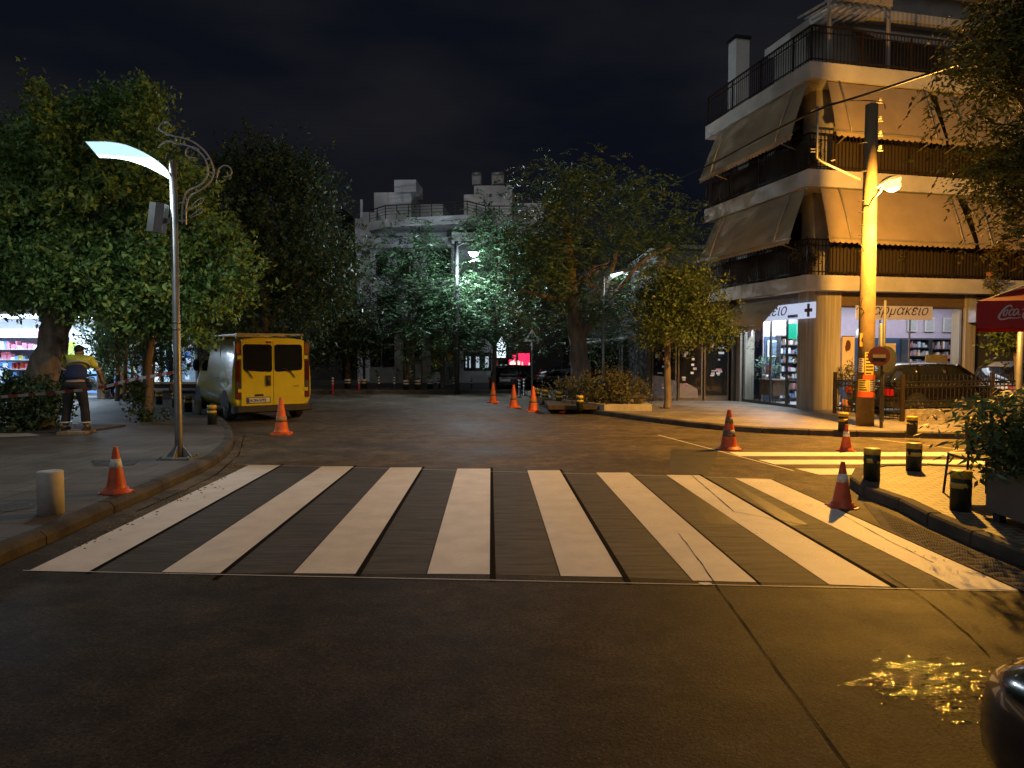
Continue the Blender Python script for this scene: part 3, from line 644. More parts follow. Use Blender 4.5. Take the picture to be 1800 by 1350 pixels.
# right window frame
m = MB()
for x in (WX + 1.02, WX + 2.35, WX + 3.35, WX + 5.12): m.bar((x, WY + .12, PH), (x, WY + .12, 2.98), .035 if x in (WX + 2.35, WX + 3.35) else .06)
m.bar((WX + 1, WY + .12, .2), (WX + 5.15, WY + .12, .2), .08); m.bar((WX + 1, WY + .12, 2.96), (WX + 5.15, WY + .12, 2.96), .05)
wr = m.build('shop_window', m_fr, apt)
gm = bpy.data.materials.new("shop_glass"); gm.use_nodes = True
def _g():
    nt = gm.node_tree; nt.nodes.clear(); N = nt.nodes.new; L = nt.links.new
    pw = N("ShaderNodeMath"); pw.operation = 'MULTIPLY'; pw.inputs[1].default_value = .5
    o = N("ShaderNodeOutputMaterial"); t = N("ShaderNodeBsdfTransparent"); t.inputs[0].default_value = (.93, .95, .95, 1); gl = N("ShaderNodeBsdfGlossy"); gl.inputs['Roughness'].default_value = .02
    fr = N("ShaderNodeLayerWeight"); fr.inputs['Blend'].default_value = .12; mx = N("ShaderNodeMixShader"); L(fr.outputs['Fresnel'], mx.inputs[0]) if False else L(fr.outputs['Facing'], pw.inputs[0]); L(pw.outputs[0], mx.inputs[0]); L(t.outputs[0], mx.inputs[1]); L(gl.outputs[0], mx.inputs[2]); L(mx.outputs[0], o.inputs[0])
_g()
m = MB(); m.box(WX + 1.05, WX + 5.1, WY + .117, WY + .123, .24, 2.93); m.build('pane', gm, wr)
m = MB()
for y in (WY + .55, WY + 1.15, WY + 1.95, WY + 3.42): m.bar((WX + .12, y, PH), (WX + .12, y, 3.06), .05 if y in (WY + 1.15, WY + 1.95) else .06)
m.bar((WX + .12, WY + .5, .16), (WX + .12, WY + 3.45, .16), .08); m.bar((WX + .12, WY + .5, 3.04), (WX + .12, WY + 3.45, 3.04), .05)
wl = m.build('shop_door', m_fr, apt)
m = MB(); m.box(WX + .117, WX + .123, WY + .57, WY + 3.40, .20, 3.02); m.build('pane', gm, wl)
# interior room (local): x .5..6, y .5..5
m_pink = M("lilac_wall", (.62, .50, .60), .8, var=.06); m_navy = M("navy_wall", (.045, .085, .16), .7, var=.15); m_floor = M("shop_floor", (.5, .5, .5), .3, var=.1)
RX1, RY1, BY = WX + 7.3, WY + 4.4, WY + 2.3
m = MB(); m.box(WX + .2, RX1, RY1, RY1 + .1, PH, Z1 - .004); m.box(RX1, RX1 + .1, WY + .5, RY1 + .1, PH, Z1 - .004); m.box(WX + .5, RX1, RY1 - .02, RY1, 2.15, 3.2)
m.box(WX + 2.6, RX1, BY, BY + .06, PH, Z1 - .004); m.mat(1).box(WX + 2.62, RX1 - .002, BY - .03, BY - .002, PH, 2.15).box(WX + .55, WX + 2.6, RY1 - .04, RY1 - .02, PH, 2.12).box(RX1 - .03, RX1 - .002, WY + .5, RY1 - .05, PH, 2.12)
m.mat(0).box(WX + .3, WX + .34, WY + 3.3, RY1, 2.2, 3.2)
m.build('shop_wall', [m_pink, m_navy], apt)
m = MB(); m.box(WX + .14, RX1, WY + .14, RY1, PH + .002, PH + .01); m.build('shop_floor', m_floor, apt)
m = MB(); m.box(WX + .24, RX1, WY + .24, RY1, Z1 - .09, Z1 - .05); m.build('shop_ceiling', M("shop_ceiling", (.6, .6, .6), .8, var=.05), apt)
m = MB(); m.mat(0).box(WX + .6, WX + 2.2, WY + 3.1, WY + 3.16, PH, Z1 - .1); m.mat(1).box(WX + .62, WX + 2.18, WY + 3.06, WY + 3.098, PH, 2.2); m.build('partition', [m_pink, m_navy], apt)
def area(name, loc, rot, sx, sy, e, col, parent=None):
    d = bpy.data.lights.new(name, 'AREA'); d.shape = 'RECTANGLE'; d.size = sx; d.size_y = sy; d.energy = e; d.color = col
    o = bpy.data.objects.new(name, d); COL.objects.link(o); o.location = loc; o.rotation_euler = rot
    if parent: o.parent = parent
    return o
# ceiling strip lamps of the pharmacy
m_lamp = M("lamp_white", (.9, .9, .9), .5, var=0, emit=(.85, .92, 1), es=5.0)
m = MB(); m.box(WX + .5, WX + .65, WY + .8, WY + 3.0, Z1 - .13, Z1 - .095); m.box(WX + 1.3, WX + 6.8, WY + 1.1, WY + 1.2, Z1 - .13, Z1 - .095); m.build('ceiling_lamp', m_lamp, apt)
area('shop_light', (WX + .75, WY + 1.9, Z1 - .16), (0, 0, 0), .5, 2.2, 190, (.74, .86, 1), apt)
area('shop_light', (WX + 4.4, WY + 1.3, Z1 - .16), (0, 0, 0), 5, .6, 48, (.88, .90, 1), apt)
# lit fascia signs
m_sign = M("sign_face", (.55, .55, .6), .6, var=.04, emit=(.58, .68, .95), es=.62); m_signd = M("sign_face_dim", (.5, .47, .5), .6, var=.05, emit=(.5, .42, .5), es=.05)
m_ink = M("sign_ink", (.012, .012, .03), .6, var=.1); m_cross = M("cross_brown", (.09, .035, .02), .6, var=.1)
m = MB(); m.box(.27, .33, .04, 3.6, 2.62, 3.05); sg = m.build('shop_sign', m_sign, apt)
# lettering on the left face reads towards -x: text local x runs along -y
tl = text_mesh("Φαρμακείο", .46, m_ink, 'lettering', sg, (.262, 1.27, 2.75), (R(90), 0, R(-90)), shear=.35, fit=2.75, bold=-.004, align='RIGHT')
text_mesh("ΦΑΡΜΑΚΕΙΟ", .10, m_ink, 'small_lettering', sg, (.262, 1.19, 2.67), (R(90), 0, R(-90)), fit=.46, bold=.006)
m = MB(); m.box(.25, .268, .22, .31, 2.66, 3.01); m.box(.2505, .2675, .11, .42, 2.79, 2.88); m.build('cross', m_cross, sg)
m = MB(); m.box(1.79, 4.3, .30, .34, 2.61, 2.99); sg2 = m.build('shop_sign', m_signd, apt)
text_mesh("Φαρμακείο", .40, m_ink, 'lettering', sg2, (1.93, .294, 2.74), (R(90), 0, 0), shear=.35, fit=2.15, bold=-.003)
# ground floor awning above the left windows
aw = awning('shop_awning', (.30, 1.42), (.30, 5.4), (-1, 0), 3.2, 2.46, .72, 0, val=.16, arms=(), sc=.22, top_in=0)

# inside the pharmacy
def shelf_unit(parent_loc, w, h, d, rows, label, seed, mats, rz=0, cat='shelf'):
    t = thing('display_shelf', label, cat, parent_loc, rz); m = MB()
    m.box(-w / 2, w / 2, d - .03, d, 0, h); m.box(-w / 2, -w / 2 + .03, 0, d, 0, h); m.box(w / 2 - .03, w / 2, 0, d, 0, h)
    for i in range(rows + 1): z = .1 + (h - .14) * i / rows; m.box(-w / 2 + .03, w / 2 - .03, 0, d - .03, z, z + .025)
    m.build('rack', mats[0], t); rr = random.Random(seed)
    for i in range(rows):
        z = .1 + (h - .14) * i / rows + .027; q = MB(); x = -w / 2 + .05; hm = (h - .14) / rows - .05
        while x < w / 2 - .09:
            ww = rr.uniform(.03, .09); hh = hm * rr.uniform(.35, .95); q.mat(rr.randrange(len(mats) - 1)); q.box(x, min(x + ww, w / 2 - .04), .03, d * .7, z, z + hh); x += ww + rr.uniform(.004, .03)
        tag(q.build('goods', mats[1:], t), 'row of small packages on one shelf board')
    return t
pk = [M('rack_dark', (.06, .06, .065), .5), M('pack_white', (.65, .65, .66), .5), M('pack_grey', (.35, .36, .4), .5), M('pack_blue', (.12, .2, .4), .5), M('pack_brown', (.2, .13, .08), .5), M('pack_pink', (.5, .2, .26), .5)]
def AL(x, y, z=PH + .012): # apartment-local to world
    return Vector((S0.x + math.cos(TH) * x - math.sin(TH) * y, S0.y + math.sin(TH) * x + math.cos(TH) * y, z))
shelf_unit(AL(WX + 1.55, WY + 2.8), 1.1, 2.1, .25, 7, 'dark shelf of boxed remedies seen through the glass door of the pharmacy', 2, pk, TH)
shelf_unit(AL(5.75, BY - .34), .85, 2.0, .3, 7, 'shelf of medicine boxes at the back of the pharmacy, behind the parked car', 3, pk, TH)
shelf_unit(AL(6.65, BY - .34), .85, 2.0, .3, 6, 'second shelf of medicine boxes at the back of the pharmacy, nearer the yellow panel', 4, pk, TH)
# desk, pictures, plants, pendants
m_wood = M('desk_wood', (.13, .08, .05), .5, var=.3); m_ivory = M('ivory', (.7, .68, .62), .5, var=.1)
t = thing('side_desk', 'brown wooden desk standing inside the lit shop window', 'desk', AL(WX + .5, WY + 2.35), TH)
m = MB(); m.box(-.3, .35, -.4, .4, .70, .74); m.build('desk_top', m_wood, t)
m = MB(); m.box(-.26, .3, -.36, .36, .25, .70); m.build('drawer_box', m_wood, t)
for sx in (-.25, .3):
    for sy in (-.35, .35): m = MB(); m.bar((sx, sy, 0), (sx, sy, .26), .04); m.build('leg', m_black, t)
t = thing('cafe_table', 'small dark table standing behind the glass shop door', 'table', AL(WX + .75, WY + 1.35), TH)
m = MB(); m.box(-.3, .3, -.3, .3, .76, .80); m.build('table_top', m_black, t)
for sx in (-.27, .27):
    for sy in (-.27, .27): m = MB(); m.bar((sx, sy, 0), (sx, sy, .77), .035); m.build('leg', m_black, t)
def picture(loc, rz, w, h, label, art):
    t = thing('framed_picture', label, 'picture', loc, rz); m = MB(); m.box(-w / 2, w / 2, 0, .03, 0, h); m.build('frame', m_ivory, t)
    m = MB(); m.box(-w / 2 + .05, w / 2 - .05, -.006, -.001, .05, h - .05); m.build('print', art, t); return t
m_art = M('print_blue', (.14, .2, .28), .6, var=.7, scale=9)
picture(AL(WX + 1.0, WY + 3.0, 1.55), TH, .62, .52, 'white framed blue print hung on the navy wall of the lit shop', m_art)
for i, x in enumerate((5.4, 6.05, 6.75)):
    picture(AL(WX + x, BY - .06, 2.36), TH, .36, .46, ['small framed certificate nearest the round pendant lamp', 'small framed certificate in the middle of the row on the lilac wall', 'small framed certificate farthest from the round pendant lamp'][i], M('print_pale', (.5, .48, .47), .7, var=.15, scale=12))
def pendant(loc, label, e):
    t = thing('pendant_lamp', label, 'lamp', loc); m = MB()
    m.lathe([(.01, .30), (.03, .22), (.10, .14), (.20, .06), (.24, -.03), (.22, -.12), (.12, -.19), (.02, -.21)], 20)
    m.build('lamp_shade', M('pendant_' + str(e), (.8, .8, .8), .4, var=.03, emit=(.75, .85, 1), es=e), t); m = MB(); m.tube([(0, 0, .3), (0, 0, .75)], .008, 6); m.build('cord', m_ivory, t)
pendant(AL(WX + 2.75, WY + 1.2, 2.32), 'round white pendant lamp hanging behind the right shop window', .22)
pendant(AL(WX + .55, WY + .8, 2.2), 'round white pendant lamp hanging behind the glass door beside the green panel', .9)
m = MB(); m.box(-.02, .02, -.22, .22, -.22, .22); o = m.build('green_screen', M('screen_green', (.05, .6, .42), .5, var=.05, emit=(.03, .75, .5), es=.75), None, AL(WX + .20, WY + 1.05, 2.30), TH); tag(o, 'square green lit panel hanging behind the glass door of the pharmacy', 'screen')
m = MB(); m.box(-.02, .02, -.14, .14, -.16, .16); o = m.build('paper_notice', M('notice_pink', (.75, .42, .5), .6, var=.05), None, AL(WX + .17, WY + 2.12, 1.18), TH); tag(o, 'pink square notice stuck inside the lit shop glass', 'notice')
lf_in = leafmat('leaf_indoor', (.10, .16, .12))
def potplant(name, loc, label, pot_r, pot_h, r, h, n, L, lm, seed, pm, rz=0):
    t = thing(name, label, 'plant', loc, rz); m = MB(); m.lathe([(pot_r * .7, 0), (pot_r, pot_h), (pot_r * .85, pot_h), (pot_r * .8, pot_h * .8)], 14); m.build('pot', pm, t)
    m = MB()
    rr = random.Random(seed)
    for k in range(4): a = rr.uniform(0, 6); m.tube([(0, 0, pot_h * .8), (math.cos(a) * r * .3, math.sin(a) * r * .3, pot_h + h * .6)], .012, 5)
    m.build('stem', m_barkd, t)
    foliage('leaves', [(0, 0, pot_h + h * .6, r, r, h * .55)], n, L, L * .35, lm, t, seed, cl=r * .25); return t
potplant('potted_plant', AL(WX + .5, WY + 2.8, PH + .76), 'pale leafed pot plant on the desk in the lit shop window', .1, .12, .3, .35, 500, .09, lf_in, 3, m_ivory)
potplant('potted_plant', AL(WX + .55, WY + .72), 'tall dark pot plant in a bright green pot behind the shop glass', .13, .75, .22, 1.3, 700, .13, leafmat('leaf_indoor_dark', (.03, .06, .04)), 4, M('pot_green', (.06, .45, .12), .5))
# posters in the right window
def poster(x, z0, w, h, label, art):
    t = thing('window_poster', label, 'poster', AL(x, WY + .06, z0), TH); m = MB(); m.box(0, w, 0, .012, 0, h); m.build('sheet', M('poster_paper', (.62, .52, .38), .6, var=.06), t); m = MB(); art(m, w, h); m.build('print', M('poster_ink', (.10, .03, .02), .6, var=.1), t)
def art1(m, w, h):
    o = -.004
    m.plate([(w * (.5 + .2 * math.cos(a)), o, h * .78 + .15 * math.sin(a)) for a in [2 * math.pi * i / 16 for i in range(16)]], (0, .003, 0))
    m.plate([(w * .25, o, h * .78), (w * .45, o, h * .70), (w * .42, o, h * .62), (w * .3, o, h * .66)], (0, .003, 0)); m.box(0, w, o, 0, h - .02, h); m.box(0, .02, o, 0, 0, h)
def art2(m, w, h):
    o = -.004; a, b, c = (w * .05, h * .32), (w * .75, h * .6), (w * .85, h * .04)
    for p, q in ((a, b), (b, c), (c, a)): m.bar((p[0], o, p[1]), (q[0], o, q[1]), .035, .004)
    m.plate([(w * .7, o, h * .1), (w * .95, o, h * .12), (w * .95, o, h * .55), (w * .75, o, h * .5)], (0, .003, 0)); 
    for k in range(5): m.box(w * .1, w * .5, o, 0, h * .62 + k * .035, h * .62 + k * .035 + .008)
poster(WX + 1.08, .95, .42, 1.2, 'tall poster with a dark haired head, behind the concrete pole', art1)
poster(WX + 2.35, 1.1, .5, .85, 'cream poster with a brown triangle drawing, in the window right of the road sign', art2)
m = MB(); m.box(0, .75, 0, .03, 0, 1.5); o = m.build('info_board', M('panel_ochre', (.32, .22, .07), .7), None, AL(WX + 4.1, WY + .3, PH), TH); tag(o, 'plain ochre board standing inside the window above the parked car', 'board')
m = MB(); m.box(0, .35, 0, .03, 0, 1.3); o = m.build('info_board', M('panel_cream', (.6, .52, .4), .7), None, AL(WX + 3.7, WY + .45, PH), TH); tag(o, 'narrow cream board standing beside the ochre one in the window', 'board')
# dark recess to the right of the pharmacy
m = MB(); m.box(WX + 5.5, LX, WY + .28, WY + .42, PH, Z1 - .004); m.build('garage_wall', m_dwall, apt)
m = MB(); m.box(WX + 5.2, WX + 6.1, WY - .28, WY - .02, 2.55, 3.2); acm = m.build('air_conditioner', m_steel, apt)
m = MB(); m.box(WX + 5.3, WX + 5.9, WY - .288, WY - .281, 2.62, 3.12); m.build('grille', m_dwall, acm)

# dark shop next door (faces the road)
NB = thing('corner_shop', 'dark single storey shop front between the orange lit tree and the bright pharmacy', 'building', (4.35, 23.0, 0), 0)
m = MB(); m.box(0, 2.9, .35, 6, PH, 3.3); m.box(0, 2.9, 0, .35, 2.75, 3.3); m.box(0, .15, 0, .35, PH, 2.75); m.box(2.75, 2.9, 0, .35, PH, 2.75); m.build('wall', m_dwall, NB)
for x0, x1 in ((.2, 1.0), (1.05, 1.85), (1.9, 2.7)):
    m = MB(); m.box(x0, x1, .12, .17, PH, 2.72); w = m.build('shop_window', m_fr, NB); m = MB(); m.box(x0 + .05, x1 - .05, .10, .118, .3, 2.65); m.build('pane', m_glass, w)
m = MB(); rr = random.Random(4)
for k in range(42):
    x, z = rr.choice((.35, .55, 1.2, 1.45, 1.5, 2.1, 2.3)) + rr.uniform(-.05, .05), rr.uniform(.5, 2.2); m.mat(rr.randrange(3)); m.box(x, x + rr.uniform(.06, .2), .085, .098, z, z + rr.uniform(.03, .10))
m.build('sticker', [pk[1], pk[2], pk[5]], NB)['kind'] = 'stuff'
m = MB(); m.plate([(.2, .09, .2), (1.0, .09, .2), (1.0, .09, .75), (.6, .09, .9), (.2, .09, .95)], (0, .006, 0)); m.plate([(1.1, .09, .2), (1.7, .09, .2), (1.68, .09, .5), (1.4, .09, .66), (1.1, .09, .7)], (0, .006, 0)); m.build('painted_curve', M('curve_paint', (.18, .16, .15), .7), NB)
NB2 = thing('white_house', 'pale rendered house rising behind the dark shop and the orange lit tree', 'building', (5.5, 27.2, 0), 0)
m = MB(); m.box(0, 2.9, 0, 6, 0, 5.6); m.build('wall', M('house_render', (.36, .36, .36), .8, var=.25), NB2); m = MB(); m.box(-.1, 3.0, -.1, 6.1, 5.6, 5.75); m.build('roof', m_slab, NB2)
for x in (.3, 1.2, 2.1):
    m = MB(); m.box(x, x + .6, -.04, .01, 3.6, 4.9); w = m.build('window', m_dwall, NB2)

# white building across the road
FB = thing('white_apartment_house', 'pale concrete apartment house with roof terrace railing standing across the road', 'building', P(679, 640, 35.6).xy.to_3d(), R(-2.5))
def X(px, Y=35.0): return (px - 679) / 1250 * Y
def Zf(py, Y=35.0): return 1.7 + (620 - py) * Y / 1250
m_wf = M("far_render", (.68, .69, .70), .8, var=.22, scale=.8, bump=.2, bscale=20)
m = MB(); m.box(X(868), X(1000), 5.2, 12, 0, Zf(400)); m.build('wing_wall', m_dwall, FB); m = MB(); m.box(X(640), X(868), 1.4, 12, 0, Zf(400)); m.box(X(604), X(640), 2.4, 12, 0, Zf(430)); m.box(X(616), X(646), 2.0, 4, Zf(430), Zf(358)); m.box(X(604), X(616), 2.2, 4, Zf(430), Zf(368)); m.build('wall', m_wf, FB)
m = MB(); m.prism([(0, 0), (X(828), -.9), (X(856), .3), (X(868), .3), (X(868), 1.6), (X(640), 1.6), (X(640), 1.0)], Zf(399), Zf(384)); m.build('terrace_slab', m_wf, FB)
m = MB(); m.box(X(640), X(868), 1.0, 1.5, Zf(430), Zf(410)); m.prism([(X(800), -.6), (X(860), -.2), (X(868), 1.4), (X(800), 1.4)], Zf(432), Zf(412)); m.build('balcony_slab', m_wf, FB)
m = MB(); m.box(X(634), X(706), 3, 8, Zf(390), Zf(338, 38)); m.box(X(674), X(716), 2.9, 5, Zf(338, 38), Zf(317, 38)); m.box(X(706), X(760), 4.4, 8, Zf(390), Zf(350, 38)); m.build('roof_room', m_wf, FB)
m = MB(); m.box(X(828), X(900), 2.6, 7, Zf(390), Zf(323, 37)); m.box(X(808), X(830), 2.8, 6, Zf(390), Zf(337, 37)); m.box(X(898), X(960), 4, 7, Zf(390), Zf(345, 37)); m.build('roof_room', m_wf, FB)
m = MB(); 
for x0, x1 in (((822), (838)), ((860), (882))):
    m = MB(); m.bar((X(x0), 3.6, Zf(322, 38)), (X(x0), 3.6, Zf(303, 38)), .06); m.bar((X(x1), 3.6, Zf(322, 38)), (X(x1), 3.6, Zf(303, 38)), .06); m.tube([(X(x0), 3.6, Zf(304, 38)), (X(x1), 3.6, Zf(303, 38))], .13, 8); m.box(X(x0), X(x1), 3.3, 3.36, Zf(323, 38), Zf(308, 38)); m.build('water_heater', m_steel, FB)
m = MB()
rp = [(X(640), 1.3), (0, .1), (X(828), -.8), (X(856), .4), (X(930), .5)]
for a, b in zip(rp[:-1], rp[1:]):
    for z in (Zf(364, 35.5), Zf(369, 35.5), Zf(374, 35.5), Zf(379, 35.5)): m.bar(a + (z,), b + (z,), .045 if z == Zf(364, 35.5) else .02)
    n = max(1, int(math.hypot(b[0] - a[0], b[1] - a[1]) / .6))
    for i in range(n + 1): t = i / n; m.bar((a[0] + (b[0] - a[0]) * t, a[1] + (b[1] - a[1]) * t, Zf(385)), (a[0] + (b[0] - a[0]) * t, a[1] + (b[1] - a[1]) * t, Zf(364, 35.5)), .04)
m.build('railing', m_black, FB)
m = MB(); m.bar((X(618), 2.1, Zf(358)), (X(618), 2.1, Zf(334)), .12); m.build('antenna_mast', m_wf, FB)
for (x0, x1, y0, y1) in ((650, 672, 440, 480), (690, 720, 436, 480), (745, 790, 430, 480), (652, 690, 515, 555), (740, 790, 510, 560), (840, 880, 500, 545)):
    m = MB(); m.box(X(x0), X(x1), 1.34, 1.42, Zf(y1), Zf(y0)); w = m.build('window', m_dwall, FB); m = MB(); m.box(X(x0) + .1, X(x1) - .1, 1.31, 1.338, Zf(y1) + .1, Zf(y0) - .1); m.build('pane', m_glass, w)
m_cream = M('old_paint', (.30, .27, .21), .8, var=.3, scale=3); m_dgl = m_glass
def Xg(px): return (px - 679) / 1250 * 36.4
for x in (692, 742): m = MB(); m.box(Xg(x) - .22, Xg(x) + .22, 1.2, 1.45, 0, 3.15); m.build('pilaster', m_cream, FB)
m = MB(); m.box(Xg(640), Xg(688), 1.15, 1.42, PH, .85); m.build('stone_panel', m_conc, FB)
m = MB(); m.box(Xg(640), Xg(687), 1.25, 1.41, .85, 2.7); w = m.build('window', m_cream, FB)
m = MB()
for x0, x1 in ((642, 660), (662, 685)): m.box(Xg(x0), Xg(x1), 1.22, 1.248, .95, 2.05); m.box(Xg(x0), Xg(x1), 1.22, 1.248, 2.15, 2.62)
m.build('pane', m_glass, w)
m = MB(); m.box(Xg(699), Xg(736), 1.3, 1.42, PH, 2.95); d = m.build('door', M('old_door', (.12, .085, .05), .7, var=.4, scale=4, streak=(6, 6, .6)), FB)
m = MB(); m.box(Xg(701), Xg(714), 1.27, 1.298, 1.3, 2.5); m.box(Xg(720), Xg(733), 1.27, 1.298, 1.3, 2.5); m.build('pane', m_glass, d)
m = MB(); m.box(Xg(702), Xg(713), 1.28, 1.299, .3, 1.1); m.box(Xg(721), Xg(732), 1.28, 1.299, .3, 1.1); m.build('door_panel', m_cream, d)
m = MB(); m.box(Xg(703), Xg(732), .95, 1.0, 3.02, 3.5); s_ = m.build('sign_board', m_cream, FB); text_mesh("ΠΑΛΑΙΟ", .25, m_ink, 'lettering', s_, (Xg(704), .945, 3.15), (R(90), 0, 0))
for x0, x1 in ((748, 770), (776, 800)):
    m = MB(); m.box(Xg(x0), Xg(x1), 1.3, 1.41, .7, 2.7); w = m.build('window', m_dwall, FB); m = MB(); m.box(Xg(x0) + .08, Xg(x1) - .08, 1.27, 1.298, .8, 2.6); m.build('pane', m_glass, w)
# dim street wall to the left, behind the trees, and the block down the side street
def plainblock(name, label, px0, px1, Y, ztop, mat, wins, depth=8, cat='building'):
    x0, x1 = P(px0, 600, Y).x, P(px1, 600, Y).x; t = thing(name, label, cat, (x0, Y, 0)); m = MB(); m.box(0, x1 - x0, 0, depth, 0, ztop); m.build('wall', mat, t)
    m = MB(); m.box(-.1, x1 - x0 + .1, -.25, depth, ztop, ztop + .25); m.build('roof', mat, t)
    for k in range(int(ztop // 3)):
        for i in range(wins):
            xx = (x1 - x0) * (i + .5) / wins; m = MB(); m.box(xx - .5, xx + .5, -.05, .01, k * 3 + .9, k * 3 + 2.3); w = m.build('window', m_dwall, t); m = MB(); m.box(xx - .42, xx + .42, -.07, -.051, k * 3 + 1.0, k * 3 + 2.2); m.build('pane', m_glass, w)
    return t
plainblock('apartment_house', 'dark apartment house hidden behind the trees beyond the yellow van', 260, 600, 40, 9.5, m_dwall, 5)
plainblock('street_house', 'dark house closing the side street behind the parked black cars', 880, 1060, 46, 8.6, m_dwall, 3)
plainblock('low_house', 'dark low house behind the big tree and the bus shelter', 1030, 1180, 33, 5.2, m_dwall, 2)
m_pinkl = M('window_glow_pink', (.6, .05, .12), .6, var=.5, scale=3, emit=(1.0, .03, .12), es=1.1); m_whl = M('window_glow_white', (.6, .6, .6), .6, emit=(.75, .92, 1), es=1.6)
t = thing('lit_shop_window', 'shop window glowing pink behind the parked black cars', 'window', P(892, 645, 40.2)); s = 40.2 / 1250
m = MB(); m.box(0, 40 * s, 0, .2, 0, 25 * s); m.build('frame', m_dwall, t); m = MB(); m.box(.08, 15 * s, -.03, -.001, .1, 21 * s); m.box(19 * s, 39 * s, -.03, -.001, .1, 24 * s); m.build('pane', m_pinkl, t)
m = MB(); m.box(15 * s, 18 * s, -.08, -.032, -.2, 24 * s); m.build('mullion', M('pink_post', (.5, .35, .35), .6), t)
m = MB(); rr = random.Random(8)
for k in range(16): x = rr.uniform(.1, 37 * s); m.box(x, x + .08, -.045, -.033, .1, .1 + rr.uniform(.1, .3))
m.build('goods', M('goods_lit', (.8, .6, .6), .6, emit=(1, .55, .5), es=1.2), t)
t = thing('lit_doorway', 'narrow doorway lit pale blue beside the pink shop window', 'door', P(868, 632, 36)); m = MB(); m.box(0, .95, 0, .1, 0, 1.5); m.build('frame', m_dwall, t); m = MB(); m.plate([(.15, -.01, .1), (.6, -.01, .1), (.62, -.01, .75), (.4, -.01, 1.15), (.15, -.01, .8)], (0, .008, 0)); m.build('pane', m_whl, t)
t = thing('lit_doorway', 'row of narrow pale lit panes low on the far wall behind the black car', 'window', P(815, 652, 34.5)); m = MB(); m.box(0, 1.35, 0, .1, 0, .9); m.build('frame', m_dwall, t); m = MB()
for x in (.1, .28, .6, 1.05): m.box(x, x + .06 + (.1 if x > .5 else 0), -.02, -.001, .15, .7)
m.build('pane', M('window_glow_dim', (.5, .5, .5), .6, emit=(.6, .75, .9), es=.5), t)
# ================================================================ LAMPS
def spot(name, loc, target, e, col, size, r=.08, blend=.5, parent=None):
    d = bpy.data.lights.new(name, 'SPOT'); d.energy = e; d.color = col; d.spot_size = R(size); d.spot_blend = blend; d.shadow_soft_size = r
    o = bpy.data.objects.new(name, d); COL.objects.link(o); o.location = loc
    o.rotation_euler = (Vector(target) - Vector(loc)).to_track_quat('-Z', 'Y').to_euler()
    if parent: o.parent = parent
    return o
def point(name, loc, e, col, r=.1, parent=None):
    d = bpy.data.lights.new(name, 'POINT'); d.energy = e; d.color = col; d.shadow_soft_size = r
    o = bpy.data.objects.new(name, d); COL.objects.link(o); o.location = loc
    if parent: o.parent = parent
    return o
E_SOD, E_LED, E_FAR = 2300, 80, 1000
